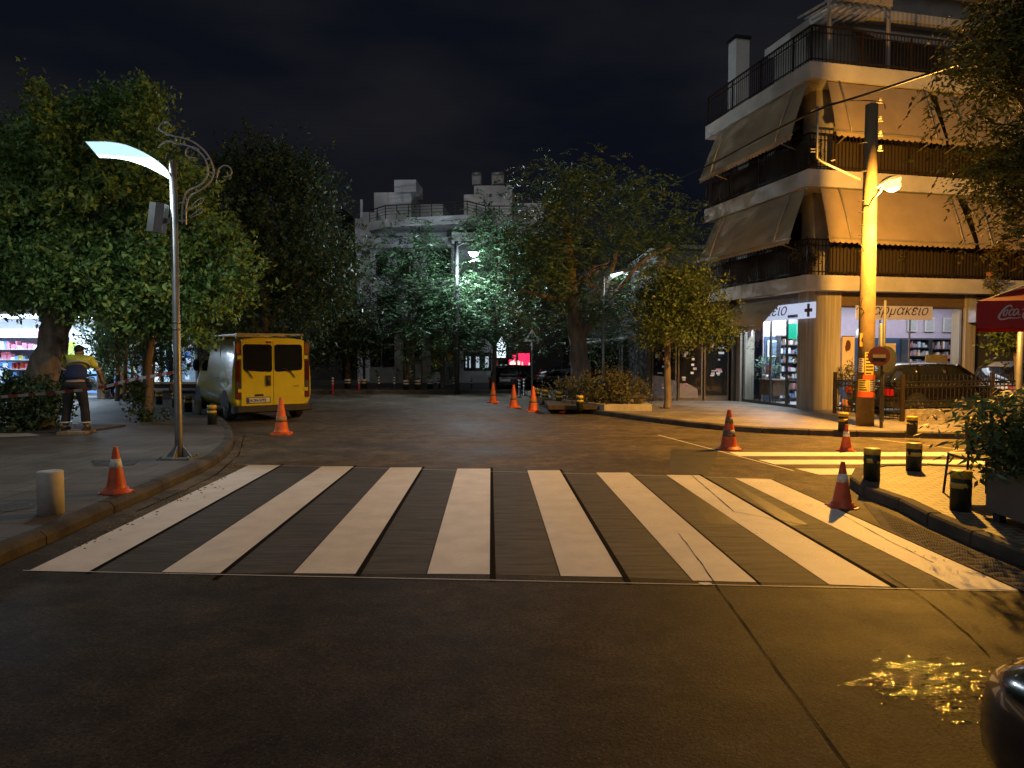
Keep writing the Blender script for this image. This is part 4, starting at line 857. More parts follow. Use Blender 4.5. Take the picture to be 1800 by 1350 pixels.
# --- ornate LED street lamp; local frame: x along the blade (negative), pole at the origin
def street_lamp(loc, rz, label, e=E_LED, sc=1.0, emis=1.0, orn=None):
    Y0 = 10.6; bx = -4.96
    t = thing('street_lamp', label, 'street lamp', loc, rz, 'ornate street lamps'); t.scale = (sc,) * 3
    def W(px, py, Y=Y0): p = P(px, py, Y); return Vector((p.x - bx, Y - Y0, p.z - PH))
    m = MB(); m.tube([(0, 0, .02), (0, 0, .3), (0, 0, W(315, 288).z)], [.062, .055, .05], 12); m.build('pole', m_galv, t)
    m = MB(); m.box(-.24, .24, -.2, .2, 0, .025)
    for a in range(4):
        c, s = math.cos(a * math.pi / 2), math.sin(a * math.pi / 2); m.plate([(c * .05 - s * .006, s * .05 + c * .006, .025), (c * .19 - s * .006, s * .19 + c * .006, .025), (c * .05 - s * .006, s * .05 + c * .006, .2)], (s * .012, -c * .012, 0))
        for sgn in (1,): m.lathe([(.018, .026), (.018, .055)], 6, (.2 * (1 if a in (0, 1) else -1), .16 * (1 if a % 2 else -1), 0))
    m.build('base_plate', m_galv, t)
    near = [W(155, 252, 10.42), W(215, 253, 10.42), W(260, 272, 10.45), W(297, 298, 10.5), W(304, 314, 10.56)]
    far_ = [W(179, 280, 10.82), W(222, 282, 10.82), W(263, 296, 10.78), W(299, 316, 10.68), W(306, 322, 10.62)]
    def sub(L_): return smooth_line(L_, 3)
    n_, f_ = sub(near), sub(far_); n = len(n_)
    m = MB(); up = Vector((0, 0, .05))
    def hood(i, j):
        a = n_[i] + Vector((0, -.012, .004)); b = f_[i] + Vector((0, .012, .004)); v = j / 4; taper = 1 - .7 * i / n
        return a.lerp(b, v) + Vector((0, 0, .012 + (.05 * math.sin(math.pi * v) + .02) * taper if 0 < j < 4 else .0))
    m.grid(hood, n, 5); hd = m.build('lamp_hood', m_steel, t, fix=False)
    m = MB(); m.grid(lambda i, j: n_[i].lerp(f_[i], j / 2), n, 3); m.build('diffuser', M('led_panel_%d' % (emis * 100), (.8, .8, .8), .5, var=0, emit=(.50, .80, .92), es=emis), t, fix=False)
    mid = n_[n // 3].lerp(f_[n // 3], .5)
    area('lamp_light', mid + Vector((0, -.01, -.05)), (R(8), R(6), 0), .9, .3, e, (.80, .95, 1), t)
    # scroll ornament (real planar ironwork)
    def Z(q): return [W(x / 3.971, 120 + y / 3.971) for x, y in q]
    m = MB()
    for q, r in (([(1120, 440), (1180, 475), (1240, 490), (1330, 510), (1400, 550), (1460, 610), (1500, 690), (1505, 760), (1470, 820), (1400, 870), (1340, 895), (1315, 950), (1312, 1000), (1312, 1100)], .013),
              ([(1120, 562), (1170, 515), (1240, 535), (1320, 550), (1400, 590), (1450, 650), (1470, 730), (1450, 790), (1400, 835), (1330, 860), (1295, 910), (1285, 1000), (1285, 1090)], .013),
              ([(1400, 580), (1360, 560), (1330, 562), (1305, 590), (1312, 625), (1345, 640), (1380, 637)], .011), ([(1525, 775), (1535, 720), (1555, 697), (1585, 688), (1615, 700), (1632, 735), (1618, 762), (1575, 768)], .010),
              ([(1120, 440), (1125, 410), (1155, 387), (1180, 385), (1205, 415)], .010),
              ([(1325, 1000), (1390, 925), (1440, 912), (1425, 950), (1325, 1003)], .005), ([(1335, 1048), (1400, 990), (1438, 988), (1420, 1020), (1340, 1052)], .005),
              ([(1240, 490), (1240, 535)], .014), ([(1470, 640), (1448, 650)], .010), ([(1475, 735), (1525, 745)], .012), ([(1385, 850), (1395, 875)], .010), ([(1290, 920), (1316, 925)], .010), ([(1262, 1072), (1312, 1072)], .012), ([(1262, 950), (1300, 945)], .012)):
        m.tube(smooth_line(Z(q), 2) if len(q) > 2 else Z(q), r * (1.0), 6)
    m.build('scroll_ornament', orn or M('scroll_steel', (.5, .5, .5), .4, .3), t)
    c = W(283, 386); m = MB(); rr = Matrix.Rotation(R(8), 3, 'Y')
    for k in range(1): 
        prof = [(-.11, -.10), (.0, -.13), (.11, -.10), (.12, .02), (.07, .10), (-.07, .10), (-.12, .02)]
        m.plate([c + rr @ Vector((x, y, -.21)) for x, y in prof], rr @ Vector((0, 0, .42)))
    m.bar(c + Vector((.1, 0, -.04)), (0, 0, c.z - .04), .05, .07)
    m.build('loudspeaker', m_steel, t)
    for i in range(2): m = MB(); z = (1.9, 2.0)[i]; m.tube([(0, 0, z), (0, 0, z + .03)], .0545, 12); m.build('clamp_band', m_galv, t)
    return t
bL = G(315, 806, PH)
street_lamp(bL, 0, 'tall grey street lamp with a glowing curved blade and iron scroll on the left corner', emis=1.05)
m_orn2 = M('ornament_rust', (.30, .16, .09), .55, .3)
b2 = P(1060, 660, 23.0); b2.z = PH
street_lamp(b2, R(182), 'distant street lamp with scroll rising from the bush planter beside the big tree', e=16, sc=.93, emis=.9, orn=m_orn2)
m_vdark = M('dark_grey_paint', (.05, .05, .052), .6)
# --- sodium lamp on the concrete pole
PY = 15.4; pb = G(1520, 748, PH); PX = pb.x
pole = thing('utility_pole', 'thick concrete utility pole pasted with notices and carrying the bright orange lamp', 'pole', pb)
def WP(px, py, Y=PY): p = P(px, py, Y); return Vector((p.x - pb.x, Y - pb.y, p.z - PH))
ztop = WP(1522, 188).z
m = MB(); m.tube([(0, 0, -.02), (0, 0, 2), (0, 0, ztop)], [.185, .165, .125], 20); m.build('shaft', M('pole_concrete', (.15, .105, .055), .85, var=.3, scale=3, bump=.4, bscale=30), pole)
m = MB(); m.tube([WP(1437, 187), WP(1436, 278), WP(1444, 284), WP(1513, 316)], .028, 8); m.bar(WP(1425, 262), WP(1433, 262), .02); m.bar(WP(1425, 267), WP(1433, 267), .02); m.bar(WP(1460, 283), WP(1468, 281), .02); m.build('cable_bracket', m_galv, pole)
m = MB()
for y in (178, 210, 236, 262):
    m.bar(WP(1530, y + 3), WP(1552, y + 3), .02); p = WP(1547, y); m.lathe([(.03, 0), (.045, .02), (.025, .04), (.045, .06), (.02, .08)], 10, p)
m.build('insulator', M('porcelain', (.4, .36, .3), .3), pole)
m = MB(); m.tube(smooth_line([WP(1423, 196), WP(1470, 178), WP(1525, 176), WP(1555, 180), WP(1556, 192)], 2), .012, 6)
for z in (250, 300, 352, 372, 395, 412, 428, 440): m.tube([WP(1509, z + 2, PY - .17), WP(1522, z, PY - .2), WP(1535, z + 2, PY - .17)], .008, 5)
m.tube(smooth_line([WP(1513, 430, PY - .19), WP(1533, 470, PY - .2), WP(1524, 500, PY - .2), WP(1510, 545, PY - .2), WP(1520, 540, PY - .2), WP(1522, 575, PY - .2), WP(1530, 590, PY - .2)], 2), .009, 6)
m.tube(smooth_line([WP(1529, 360, PY - .19), WP(1530, 400, PY - .2), WP(1527, 428, PY - .2)], 2), .009, 6); m.tube(smooth_line([WP(1505, 545, PY - .22), WP(1510, 538, PY - .26), WP(1518, 545, PY - .24), WP(1521, 560, PY - .22)], 2), .008, 6)
m.build('cable', m_black, pole)
def onpole(z0, z1, a0, a1, mat, name, rr_=.004, lines=0):
    m = MB(); n = 8; r = .176 + rr_
    def f(i, j): a = R(a0 + (a1 - a0) * i / n); z = z0 + (z1 - z0) * j / 4; rad = .185 + (.165 - .185) * z / 2 + rr_ + .002; return (rad * math.cos(a), rad * math.sin(a), z)
    m.grid(f, n + 1, 5)
    o = m.build(name, mat, pole, fix=False)
    if lines:
        q = MB(); rnd = random.Random(int(z0 * 100))
        for k in range(lines):
            zz = z0 + (z1 - z0) * (k + .6) / (lines + .3); h = (z1 - z0) / lines * .35; b0 = a0 + (a1 - a0) * .1; b1 = a0 + (a1 - a0) * rnd.uniform(.65, .92)
            def g_(i, j): a = R(b0 + (b1 - b0) * i / 6); z = zz + h * j; rad = .185 + (.165 - .185) * z / 2 + rr_ + .0045; return (rad * math.cos(a), rad * math.sin(a), z)
            q.grid(g_, 7, 2)
        q.build('writing', m_black, o, fix=False)
    return o
m_py, m_pr, m_pw = M('paper_yellow', (.62, .46, .08), .7, var=.12), M('paper_red', (.70, .10, .03), .7, var=.15), M('paper_white', (.55, .50, .42), .7, var=.15)
onpole(.62, .74, 190, 320, m_pr, 'notice', .006); onpole(.74, 1.0, 192, 262, m_py, 'notice', lines=5); onpole(.72, 1.0, 264, 325, m_pw, 'notice', lines=6); onpole(1.0, 1.10, 225, 320, m_pr, 'notice', .007)
onpole(1.08, 1.58, 236, 300, m_py, 'notice', lines=7); onpole(1.15, 1.45, 190, 232, m_pw, 'notice', lines=6)
m = MB(); c = WP(1527, 612, PY - .2); m.lathe([(.12, 0), (.12, .004)], 20); q = MB()
o = MB(); o.plate([(c.x + .14 * math.cos(a), c.y, c.z + .02 + .15 * math.sin(a)) for a in [2 * math.pi * i / 18 for i in range(18)]], (0, .01, 0)); yn = o.build('notice', m_py, pole); text_mesh("ΑΔΕΙΑ\nΜΑΡΙΑ", .07, m_ink, 'writing', yn, (c.x, c.y - .004, c.z + .03), align='CENTER')
c0, c1 = WP(1511, 609, PY - .22), WP(1535, 586, PY - .22)
m = MB(); m.box(c0.x, c1.x, c0.y - .008, c0.y, c0.z, c1.z); os_ = m.build('arrow_sign', M('sign_orange', (.75, .27, .03), .6, var=.1), pole)
m = MB(); w, h = c1.x - c0.x, c1.z - c0.z; m.plate([(c0.x + .02, c0.y - .012, c0.z + h * .5), (c0.x + .075, c0.y - .012, c0.z + h * .85), (c0.x + .095, c0.y - .012, c0.z + h * .85), (c0.x + .095, c0.y - .012, c0.z + h * .15), (c0.x + .075, c0.y - .012, c0.z + h * .15)], (0, .003, 0)); m.build('arrow', m_ink, os_)
text_mesh("ΘΕΛΕΙ\nΒΡΑΔΥ\nΤΗΝΟΥ\nΚΥΒΟΣ", .068, m_ink, 'writing', os_, (c0.x + .105, c0.y - .011, c1.z - .068), sx=.82, bold=.002)
m = MB(); m.tube([WP(1527, 402, PY - .14), WP(1528, 362, PY - .25), WP(1534, 350, PY - .7), WP(1549, 334, PY - 1.12)], .025, 8); m.build('lamp_arm', m_galv, pole)
lh = WP(1565, 322, PY - 1.2)
m = MB(); rot = Matrix.Rotation(R(-20), 3, 'Y') @ Matrix.Rotation(R(-24), 3, 'X')
m.grid(lambda i, j: lh + rot @ Vector(((i / 6 - .5) * .44, (j / 4 - .5) * .26 * (1 - .5 * abs(i / 6 - .55)), .03 + .12 * math.sin(math.pi * (.1 + .8 * i / 6)) * math.sin(math.pi * (.08 + .84 * j / 4)))), 7, 5); m.build('lamp_hood', m_steel, pole, fix=False)
m = MB(); m.grid(lambda i, j: lh + rot @ Vector(((i / 6 - .5) * .40, (j / 4 - .5) * .22 * (1 - .5 * abs(i / 6 - .55)), .02 - .17 * math.sin(math.pi * (.1 + .8 * i / 6)) * math.sin(math.pi * (.05 + .9 * j / 4)))), 7, 5); c_ = lh + rot @ Vector((0, 0, -.06)); m.sphere(tuple(c_), .15, 14, (1.15, .9, .8))
m.build('lamp_glass', M('sodium_glass', (1, .7, .3), .4, var=0, emit=(1.0, .48, .11), es=4.2), pole, fix=False)
SOD = (1.0, .47, .065)
spot('sodium_light', tuple(lh + rot @ Vector((0, -.03, -.20))), tuple(lh + Vector((-.3, -1.0, -4.2))), E_SOD, SOD, 172, .10, .35, pole)
point('sodium_glow', tuple(lh + rot @ Vector((0, .10, -.24))), E_SOD * .95, SOD, .08, pole)
# --- bright LED lamp in the far trees
fl = thing('street_lamp', 'far street lamp on a grey pole glaring white among the trees', 'street lamp', (P(803, 600, 28.5).x, 28.5, 0)); hz = P(833, 447, 28.0)
m = MB(); m.tube([(0, 0, 0), (0, 0, 6.1)], [.10, .08], 12); m.build('pole', m_conc if False else m_vdark, fl)
dx = hz.x - fl.location.x
m = MB(); m.tube([(0, 0, 5.9), (dx * .5, -.25, 6.05), (dx, -.5, 5.98)], .035, 8); m.build('lamp_arm', m_galv, fl)
zl = hz.z
m = MB(); m.box(dx - .2, dx + .2, -.75, -.35, zl + .05, zl + .13); m.build('lamp_hood', m_steel, fl)
m = MB(); m.sphere((dx, -.58, zl), .15, 12, (1.1, 1.0, .7)); m.build('lamp_glass', M('led_glass', (1, 1, 1), .4, var=0, emit=(.75, .88, 1), es=60), fl)
point('led_light', (dx, -.62, zl - .14), E_FAR, (.72, .86, 1.0), .12, fl)
# small far street lamp
sf = thing('street_lamp', 'tiny far white street lamp shining in the dark trees behind the van', 'street lamp', P(640, 640, 33).xy.to_3d())
m = MB(); m.tube([(0, 0, 0), (0, 0, P(0, 540, 33).z)], .06, 8); m.build('pole', m_galv, sf); zz = P(0, 540, 33).z
m = MB(); m.bar((0, 0, zz), (-.5, 0, zz + .02), .06); m.build('lamp_arm', m_galv, sf)
m = MB(); m.box(-.05, .05, -.05, .05, zz - .6, zz - .05); m.build('lamp_glass', M('led_glass_small', (1, 1, 1), .4, var=0, emit=(.8, .9, 1), es=1.6), sf)
# overhead wire
wa, wb, wc = P(1130, 336, 34), P(1423, 195, 15.4), P(1660, 120, 11)
m = MB(); m.tube(smooth_line([wa, wa.lerp(wb, .5) + Vector((0, 0, -.25)), wb, wb.lerp(wc, .5) + Vector((0, 0, -.03)), wc, wc + (wc - wb) * 1.5], 2), .022, 6)
tag(m.build('overhead_wire', m_black), 'black overhead wire crossing from the trees past the concrete pole', 'wire')

# ================================================================ CONES
def cone(kind, loc, label, h, rz=0.0, group='traffic cones around the crossing'):
    t = thing('traffic_cone', label, 'traffic cone', loc, rz, group); r0 = h * (.215 if kind != 'C' else .20) / .86; r1 = h * .05; m = MB()
    zb = .035
    bands = {'A': [(.50, .72)], 'B': [(.27, .45), (.64, .80)], 'C': [(.28, .44)]}[kind]
    mats = {'A': [m_cred, m_cwhite], 'B': [m_cred, m_cgrey], 'C': [m_orange, M('cone_faded', (.36, .17, .07), .6, var=.35, scale=20)]}[kind]
    zs = [0.0]; 
    for a, b in bands: zs += [a, b]
    zs.append(1.0)
    def rad(t_): return r0 * .86 + (r1 - r0 * .86) * t_
    m.lathe([(r0 * 1.0, 0)] + [(rad(k / 12), .03 + k / 12 * (h - zb)) for k in range(13)] + [(rad(1) * .9, .04 + (h - zb)), (rad(1) * .5, .04 + (h - zb))], 22, (0, 0, zb)); m.build('cone_body', mats[0], t)
    for a, b in bands:
        q = MB(); q.lathe([(rad(a) + .0025, .03 + a * (h - zb)), (rad(b) + .0025, .03 + b * (h - zb))], 22, (0, 0, zb)); q.build('band', mats[1], t)
    q = MB(); s = r0 * 1.2
    if kind == 'C':
        q.prism([(s, s * .8), (s * .8, s), (-s * .8, s), (-s, s * .8), (-s, -s * .8), (-s * .8, -s), (s * .8, -s), (s, -s * .8)], 0, .035)
    else: q.lathe([(r0 * 1.32, 0), (r0 * 1.32, .02), (r0 * 1.08, .028), (r0 * 1.05, .055), (r0 * .8, .06)], 26); 
    if kind == 'A':
        for a in range(4): c_, s_ = math.cos(a * math.pi / 2 + .4), math.sin(a * math.pi / 2 + .4); q.bar((c_ * r0 * 1.2, s_ * r0 * 1.2, .012), (c_ * r0 * 1.5, s_ * r0 * 1.5, .006), .10, .012)
    q.build('base', mats[0], t); return t
cone('A', G(205, 866, PH), 'small faded red cone with one white band standing on the left pavement', .48, .2)
cone('C', G(495, 763), 'tall orange cone standing behind the yellow van', .72, .1)
cone('C', G(867, 708), 'farthest of the three tall orange cones in the road, beyond the other two', .64, .5)
cone('C', G(903, 716), 'middle one of the three tall orange cones in the road', .66, .25)
cone('C', G(937, 723), 'nearest of the three tall orange cones, beside the low bollards', .69, .05)
cone('B', G(1281, 790), 'bright red cone with two dark bands at the head of the side crossing', .66)
cone('A', G(1487, 793), 'smaller dull red cone standing on the far stripe of the side crossing', .42, .5)
cone('A', G(1480, 891), 'large red cone with one grey white band standing on the last stripe by the kerb', .46, .3)
cone('A', G(1757, 777), 'red cone with a white band half hidden behind the planter leaves', .42, .3)
# toppled barrier piece near the bollards
t = thing('road_barrier', 'broken orange and black barrier board lying at the kerb beyond the cones', 'barrier board', G(998, 727), .3)
m = MB(); m.bar((-.25, -.1, .05), (.12, .12, .22), .10, .03); m.bar((-.2, -.18, .03), (0, .05, .2), .05, .03); m.build('board', M('board_orange', (.7, .16, .08), .5), t)
m = MB(); m.plate([(-.05, -.02, .16), (.1, .14, .2), (.42, -.02, .03), (.3, -.2, .02)], (0, 0, .03)); m.build('flap', m_black, t)

# ================================================================ BOLLARDS
def bollard(loc, label, h=.40, r=.10, style='two', group='low banded bollards'):
    t = thing('bollard', label, 'bollard', loc, random.uniform(0, 6), group); m = MB()
    if style == 'white':
        m.lathe([(r, 0), (r, h - .01), (r - .008, h), (r * .6, h + .003)], 24); m.build('post', M('bollard_white', (.42, .40, .37), .6, var=.2, scale=5), t); return t
    m.lathe([(r, 0), (r, h - .008), (r - .008, h)], 22); m.build('post', m_dgreen, t)
    bm_ = m_yell if style != 'wh' else m_wband
    m = MB(); m.lathe([(r + .003, h - .07), (r + .003, h - .006), (r - .004, h + .003), (.01, h + .006)], 22); m.build('cap_band', bm_, t)
    m = MB(); m.lathe([(r + .003, h - .17), (r + .003, h - .115)], 22); m.build('band', bm_ if style != 'worn' else m_ybw, t)
    return t
m_ybw = bpy.data.materials.new("worn_yellow"); m_ybw.use_nodes = True
def _w():
    nt = m_ybw.node_tree; b = nt.nodes['Principled BSDF']; N = nt.nodes.new; L = nt.links.new; tc = N("ShaderNodeTexCoord"); no = N("ShaderNodeTexNoise"); no.inputs['Scale'].default_value = 9; no.inputs['Detail'].default_value = 3; L(tc.outputs['Object'], no.inputs['Vector'])
    ra = N("ShaderNodeValToRGB"); ra.color_ramp.interpolation = 'CONSTANT'; ra.color_ramp.elements[0].color = (.02, .026, .022, 1); ra.color_ramp.elements[1].color = (.6, .42, .06, 1); ra.color_ramp.elements[1].position = .5; L(no.outputs['Fac'], ra.inputs[0]); L(ra.outputs[0], b.inputs['Base Color']); b.inputs['Roughness'].default_value = .5
_w()
H2 = PH - .01
for px, py, z, lab, st, h in [
    (1532, 845, H2, 'dark green bollard with worn yellow bands nearest the island tip', 'worn', .40), (1606, 827, H2, 'dark green bollard at the back edge of the island, before the side crossing', 'worn', .37), (1688, 897, H2, 'largest dark green bollard, standing beside the grey planter', 'worn', .40),
    (1482, 757, PH, 'dark bollard behind the dull red cone, beside the concrete pole', 'worn', .36), (1603, 764, PH, 'dark bollard on the far right pavement in front of the low stone wall', 'worn', .35), (1706, 767, PH, 'dark bollard on the far right pavement, partly behind the planter leaves', 'worn', .35),
    (373, 746, PH, 'black bollard with two yellow bands at the tip of the left pavement by the van', 'two', .42), (331, 724, PH, 'black banded bollard half behind the tall lamp pole, beside the grey post', 'two', .42), (309, 716, PH, 'black banded bollard just left of the tall lamp pole', 'two', .42), (280, 711, PH, 'black banded bollard between the ivy trunk and the lamp pole', 'two', .42),
    (250, 704, PH, 'black banded bollard partly hidden behind the ivy covered trunk', 'two', .42), (222, 701, PH, 'black banded bollard beside the thin pole left of the ivy trunk', 'two', .40), (188, 697, PH, 'black banded bollard just right of the worker, before the lit side street', 'two', .40),
    (1019, 722, PH, 'black bollard with two yellow bands nearest the bush planter', 'two', .41), (983, 712, PH, 'second bollard from the bush planter in the row beside the orange cones', 'two', .40), (958, 708, PH, 'third bollard from the bush planter in the row beside the orange cones', 'two', .40), (945, 704, PH, 'last bollard of the row, right behind the nearest orange cone', 'two', .40)]:
    bollard(G(px, py, z), lab, h, .095, st)
bollard(G(90, 903, PH), 'plain whitish cylinder bollard on the near left pavement', .42, .115, 'white', None)
bollard(G(347, 728, PH), 'small plain grey bollard beside the van front wheel', .37, .10, 'white', None)
# slender delineator posts and stub bollards along the far kerb
def delin(loc, label, red=False, h=.66):
    t = thing('delineator_post', label, 'post', loc, 0, 'slender banded posts along the far kerb'); m = MB(); m.lathe([(.09, 0), (.09, .03), (.04, .04), (.04, h), (.02, h + .02)], 12); m.build('post', M('post_red', (.45, .03, .03), .5) if red else m_black, t)
    for z in (h * .62, h * .80, h * .97): m = MB(); m.lathe([(.043, z - .035), (.043, z + .02)], 12); m.build('band', m_wband, t)
for px, py, red, lab in [(585, 692, 1, 'slim red post with white bands just right of the van'), (631, 690, 1, 'slim red post with white bands left of the pale house window'), (666, 690, 0, 'slim black banded post in front of the pale stone panel'), (693, 690, 0, 'slim black banded post in front of the left door pilaster'),
    (738, 689, 0, 'slim black banded post in front of the right door pilaster'), (770, 689, 0, 'slim black banded post before the dark windows right of the old door'), (798, 690, 0, 'slim black banded post before the painted utility box'), (829, 689, 0, 'slim black banded post beside the thin trunk near the black car'),
    (913, 699, 0, 'slim black banded post left of the middle orange cone, before the cars'), (921, 696, 0, 'slim black banded post between two orange cones, before the cars')]:
    delin(G(px, py), lab, red)
for px, py, lab in [(611, 683, 'stub bollard on the far pavement between the two red posts'), (640, 683, 'stub bollard on the far pavement just right of the second red post'), (714, 685, 'stub bollard on the far pavement before the old double door'), (734, 685, 'stub bollard on the far pavement right of the old double door'), (756, 684, 'stub bollard on the far pavement before the dark shop windows'), (776, 683, 'stub bollard on the far pavement left of the painted utility box')]:
    bollard(G(px, py, PH), lab, .40, .13, 'wh', 'stub bollards on the far pavement')
t = thing('utility_box', 'low utility box covered in scribbles on the far pavement', 'utility box', G(789, 676, PH)); m = MB(); m.box(-.32, .32, 0, .3, 0, 1.15); m.build('cabinet', m_steel, t); m = MB(); rr = random.Random(2)
for k in range(12): m.bar((rr.uniform(-.28, .28), -.004, rr.uniform(.1, .9)), (rr.uniform(-.28, .28), -.004, rr.uniform(.1, .9)), .03, .004)
m.build('scribble', m_black, t)

# ================================================================ VEHICLES
def wheel(parent, x, y, r, w, name='wheel', side=1):
    m = MB(); k = 22
    def ringpts(rad, xx): return [(xx, y + rad * math.cos(2 * math.pi * i / k), r + rad * math.sin(2 * math.pi * i / k)) for i in range(k)]
    prof = [(r * .62, w * .45), (r * .93, w * .5), (r, w * .38), (r, -w * .38), (r * .93, -w * .5), (r * .5, -w * .5)]
    V = [];
    for rad, o_ in prof: V += ringpts(rad, x + side * o_)
    m.add(V, [(i * k + j, i * k + (j + 1) % k, (i + 1) * k + (j + 1) % k, (i + 1) * k + j) for i in range(len(prof) - 1) for j in range(k)], True)
    t = m.build('wheel', m_rub, parent)
    m = MB(); xx = x + side * w * .42; m.add(ringpts(r * .62, xx) + [(xx, y, r)], [(i, (i + 1) % k, k) for i in range(k)], False)
    m.mat(1)
    for s_ in range(5):
        a = 2 * math.pi * s_ / 5; 
        for da in (-.12, .12): m.bar((xx + side * .012, y + .05 * math.cos(a), r + .05 * math.sin(a)), (xx + side * .012, y + r * .6 * math.cos(a + da), r + r * .6 * math.sin(a + da)), .022, .022)
    rr_ = [Vector(p) for p in ringpts(r * .61, xx + side * .01)]; m.tube(rr_ + [rr_[0]], .012, 5, cap=False)
    m.build('rim', [m_black, M('rim_metal', (.5, .5, .5), .3, .9)], t)
def loft(m, stations, ringf, sm=True):
    rings = [ringf(*s) for s in stations]; k = len(rings[0]); V = [p for r_ in rings for p in r_]
    m.add(V, [(i * k + j, i * k + (j + 1) % k, (i + 1) * k + (j + 1) % k, (i + 1) * k + j) for i in range(len(rings) - 1) for j in range(k)], sm)
    o = len(m.v) - len(V); m.f.append(tuple(o + j for j in range(k))); m.m.append(m.cur); m.smooth.append(False)
    m.f.append(tuple(o + (len(rings) - 1) * k + j for j in reversed(range(k)))); m.m.append(m.cur); m.smooth.append(False)
def car(label, loc, rz, paint, length=4.1, width=1.74, height=1.46, hatch=True, name='parked_car', group=None, rear_lit=False):
    """local: +y forward, rear at y=0"""
    t = thing(name, label, 'car', loc, rz, group); L = length; hw = width / 2; zb, belt = .24, height * .62
    def low(y, w, z0, z1):
        a = [(w * .86, z0), (w * .97, z0 + .10), (w, z0 + (z1 - z0) * .45), (w * .985, z0 + (z1 - z0) * .8), (w * .90, z1)]
        pts = [(x, y, z) for x, z in a] + [(w * .45, y, z1 + .02)]; return pts + [(-x, y, z) for x, _, z in reversed(pts)]
    S = [(0, hw * .80, zb + .16, belt * .86), (.06, hw * .90, zb + .04, belt * .95), (.3, hw * .98, zb, belt), (L * .3, hw, zb, belt), (L * .62, hw, zb, belt * .99), (L * .72, hw, zb, belt * .95), (L * .88, hw * .97, zb, belt * .86), (L * .965, hw * .88, zb + .02, belt * .78), (L, hw * .68, zb + .1, belt * .62)]
    m = MB(); loft(m, S, low); body = m.build('body', paint, t)
    m2 = body.modifiers.new('b', 'SUBSURF'); m2.levels = 1; m2.render_levels = 1
    def cab(y, w, z1):
        pts = [(w, y, belt - .03), (w * .93, y, belt + (z1 - belt) * .5), (w * .82, y, z1 - .03), (w * .62, y, z1), (w * .3, y, z1 + .01)]; return pts + [(-x, yy, z) for x, yy, z in reversed(pts)]
    r0 = .10 if hatch else .75
    C = [(r0, hw * .80, belt + .02), (r0 + .22, hw * .90, belt + (height - belt) * .72), (r0 + .5, hw * .93, height - .03), (L * .38, hw * .94, height), (L * .52, hw * .93, height - .02), (L * .62, hw * .90, belt + (height - belt) * .62), (L * .74, hw * .82, belt + .0)]
    m = MB(); loft(m, C, cab); m.build('glasshouse', m_glass, t)
    m = MB(); Cr = [(y, w * .86, z) for y, w, z in C[1:6]]
    m.grid(lambda i, j: (Cr[i][1] * (j / 4 * 2 - 1) * .98, Cr[i][0], Cr[i][2] + .012 - (.05 if j in (0, 4) else 0)), 5 if False else 5, 5); m.build('roof', paint, t)
    m = MB()
    for s_ in (-1, 1):
        m = MB()
        for y_, z_ in ((L * .22, 0), (L * .43, 0)): m.bar((s_ * hw * .945, y_, belt - .02), (s_ * hw * .80, y_, height - .03), .06, .05)
        m.bar((s_ * hw * .93, L * .735, belt - .02), (s_ * hw * .78, L * .53, height - .04), .05); m.build('pillar', paint, t)
    for s_ in (-1, 1):
        for y_ in (L * .19, L * .80):
            wheel(t, s_ * (hw - .10), y_, .31, .2, side=s_)
            q = MB(); k = 18; xx = s_ * (hw * .995)
            q.add([(xx, y_, .32)] + [(xx, y_ + .37 * math.cos(math.pi * i / k), .32 + .37 * math.sin(math.pi * i / k)) for i in range(k + 1)], [(0, i, i + 1) for i in range(1, k + 1)], False)
            q.build('wheel_arch', m_rub, t)
        q = MB(); q.box(s_ * hw * .70, s_ * hw * .94, -.015 + .03, .10, belt * .70, belt * .90); q.build('tail_light', M('tail_red', (.35, .01, .01), .2, var=.1), t)
        q = MB(); q.sphere((s_ * hw * .72, L * .955, belt * .72), .12, 10, (1.1, .6, .6)); q.build('headlight', M('headlight', (.6, .6, .62), .1, .2, var=.05), t)
        q = MB(); q.sphere((s_ * (hw + .08), L * .60, belt + .06), .1, 10, (1, .5, .7)); q.build('mirror', paint, t)
    q = MB(); q.box(-.26, .26, -.02, .05, .52, .63); q.build('number_plate', m_wband, t)
    q = MB(); q.box(-hw * .86, hw * .86, -.03, .12, zb + .1, zb + .22); q.build('bumper', m_black, t)
    return t
m_cblack = M('car_black', (.008, .008, .010), .18, var=.2, coat=1.0, spec=.6); m_cdark = M('car_dark', (.015, .017, .020), .25, var=.2, coat=.8); m_cbrown = M('car_brown', (.014, .010, .008), .25, .3, var=.2, coat=1.0)
car('dark hatchback parked in the courtyard behind the iron fence and under the pharmacy window', (9.15, 18.35, PH - .1), R(13.2 - 90), m_cbrown, 4.0, 1.7, 1.42).location = (9.2, 18.4, PH - .12)
car('black car parked beneath the pink shop window beyond the road', G(888, 689) + Vector((0, 0, 0)), R(-8), m_cblack, 4.4, 1.8, 1.32, name='parked_car').scale = (.86,) * 3
car('dark low car parked just right of the black one, half hidden by the bollards', G(950, 683), R(-70), m_cdark, 4.2, 1.7, 1.25).scale = (.86,) * 3
car('dark car parked at the kerb left of the big tree trunk, behind the triangular sign', G(985, 676), R(-80), m_cdark, 4.1, 1.7, 1.4)
car('black car whose glossy front corner fills the lower right corner of the view', (2.50, -1.70, 0), R(3), m_cblack, 4.2, 1.78, 1.5, name='near_car')
for c_ in [k for k in bpy.data.objects if k.name.startswith(('headlight', 'mirror')) and k.parent and k.parent.name == 'near_car']: bpy.data.objects.remove(c_)
car('white car parked far right behind the iron fence and the grey sign pole', (13.0, 19.4, PH - .12), R(-76), M('car_white', (.5, .48, .44), .3, coat=.6), 4.2, 1.7, 1.45)

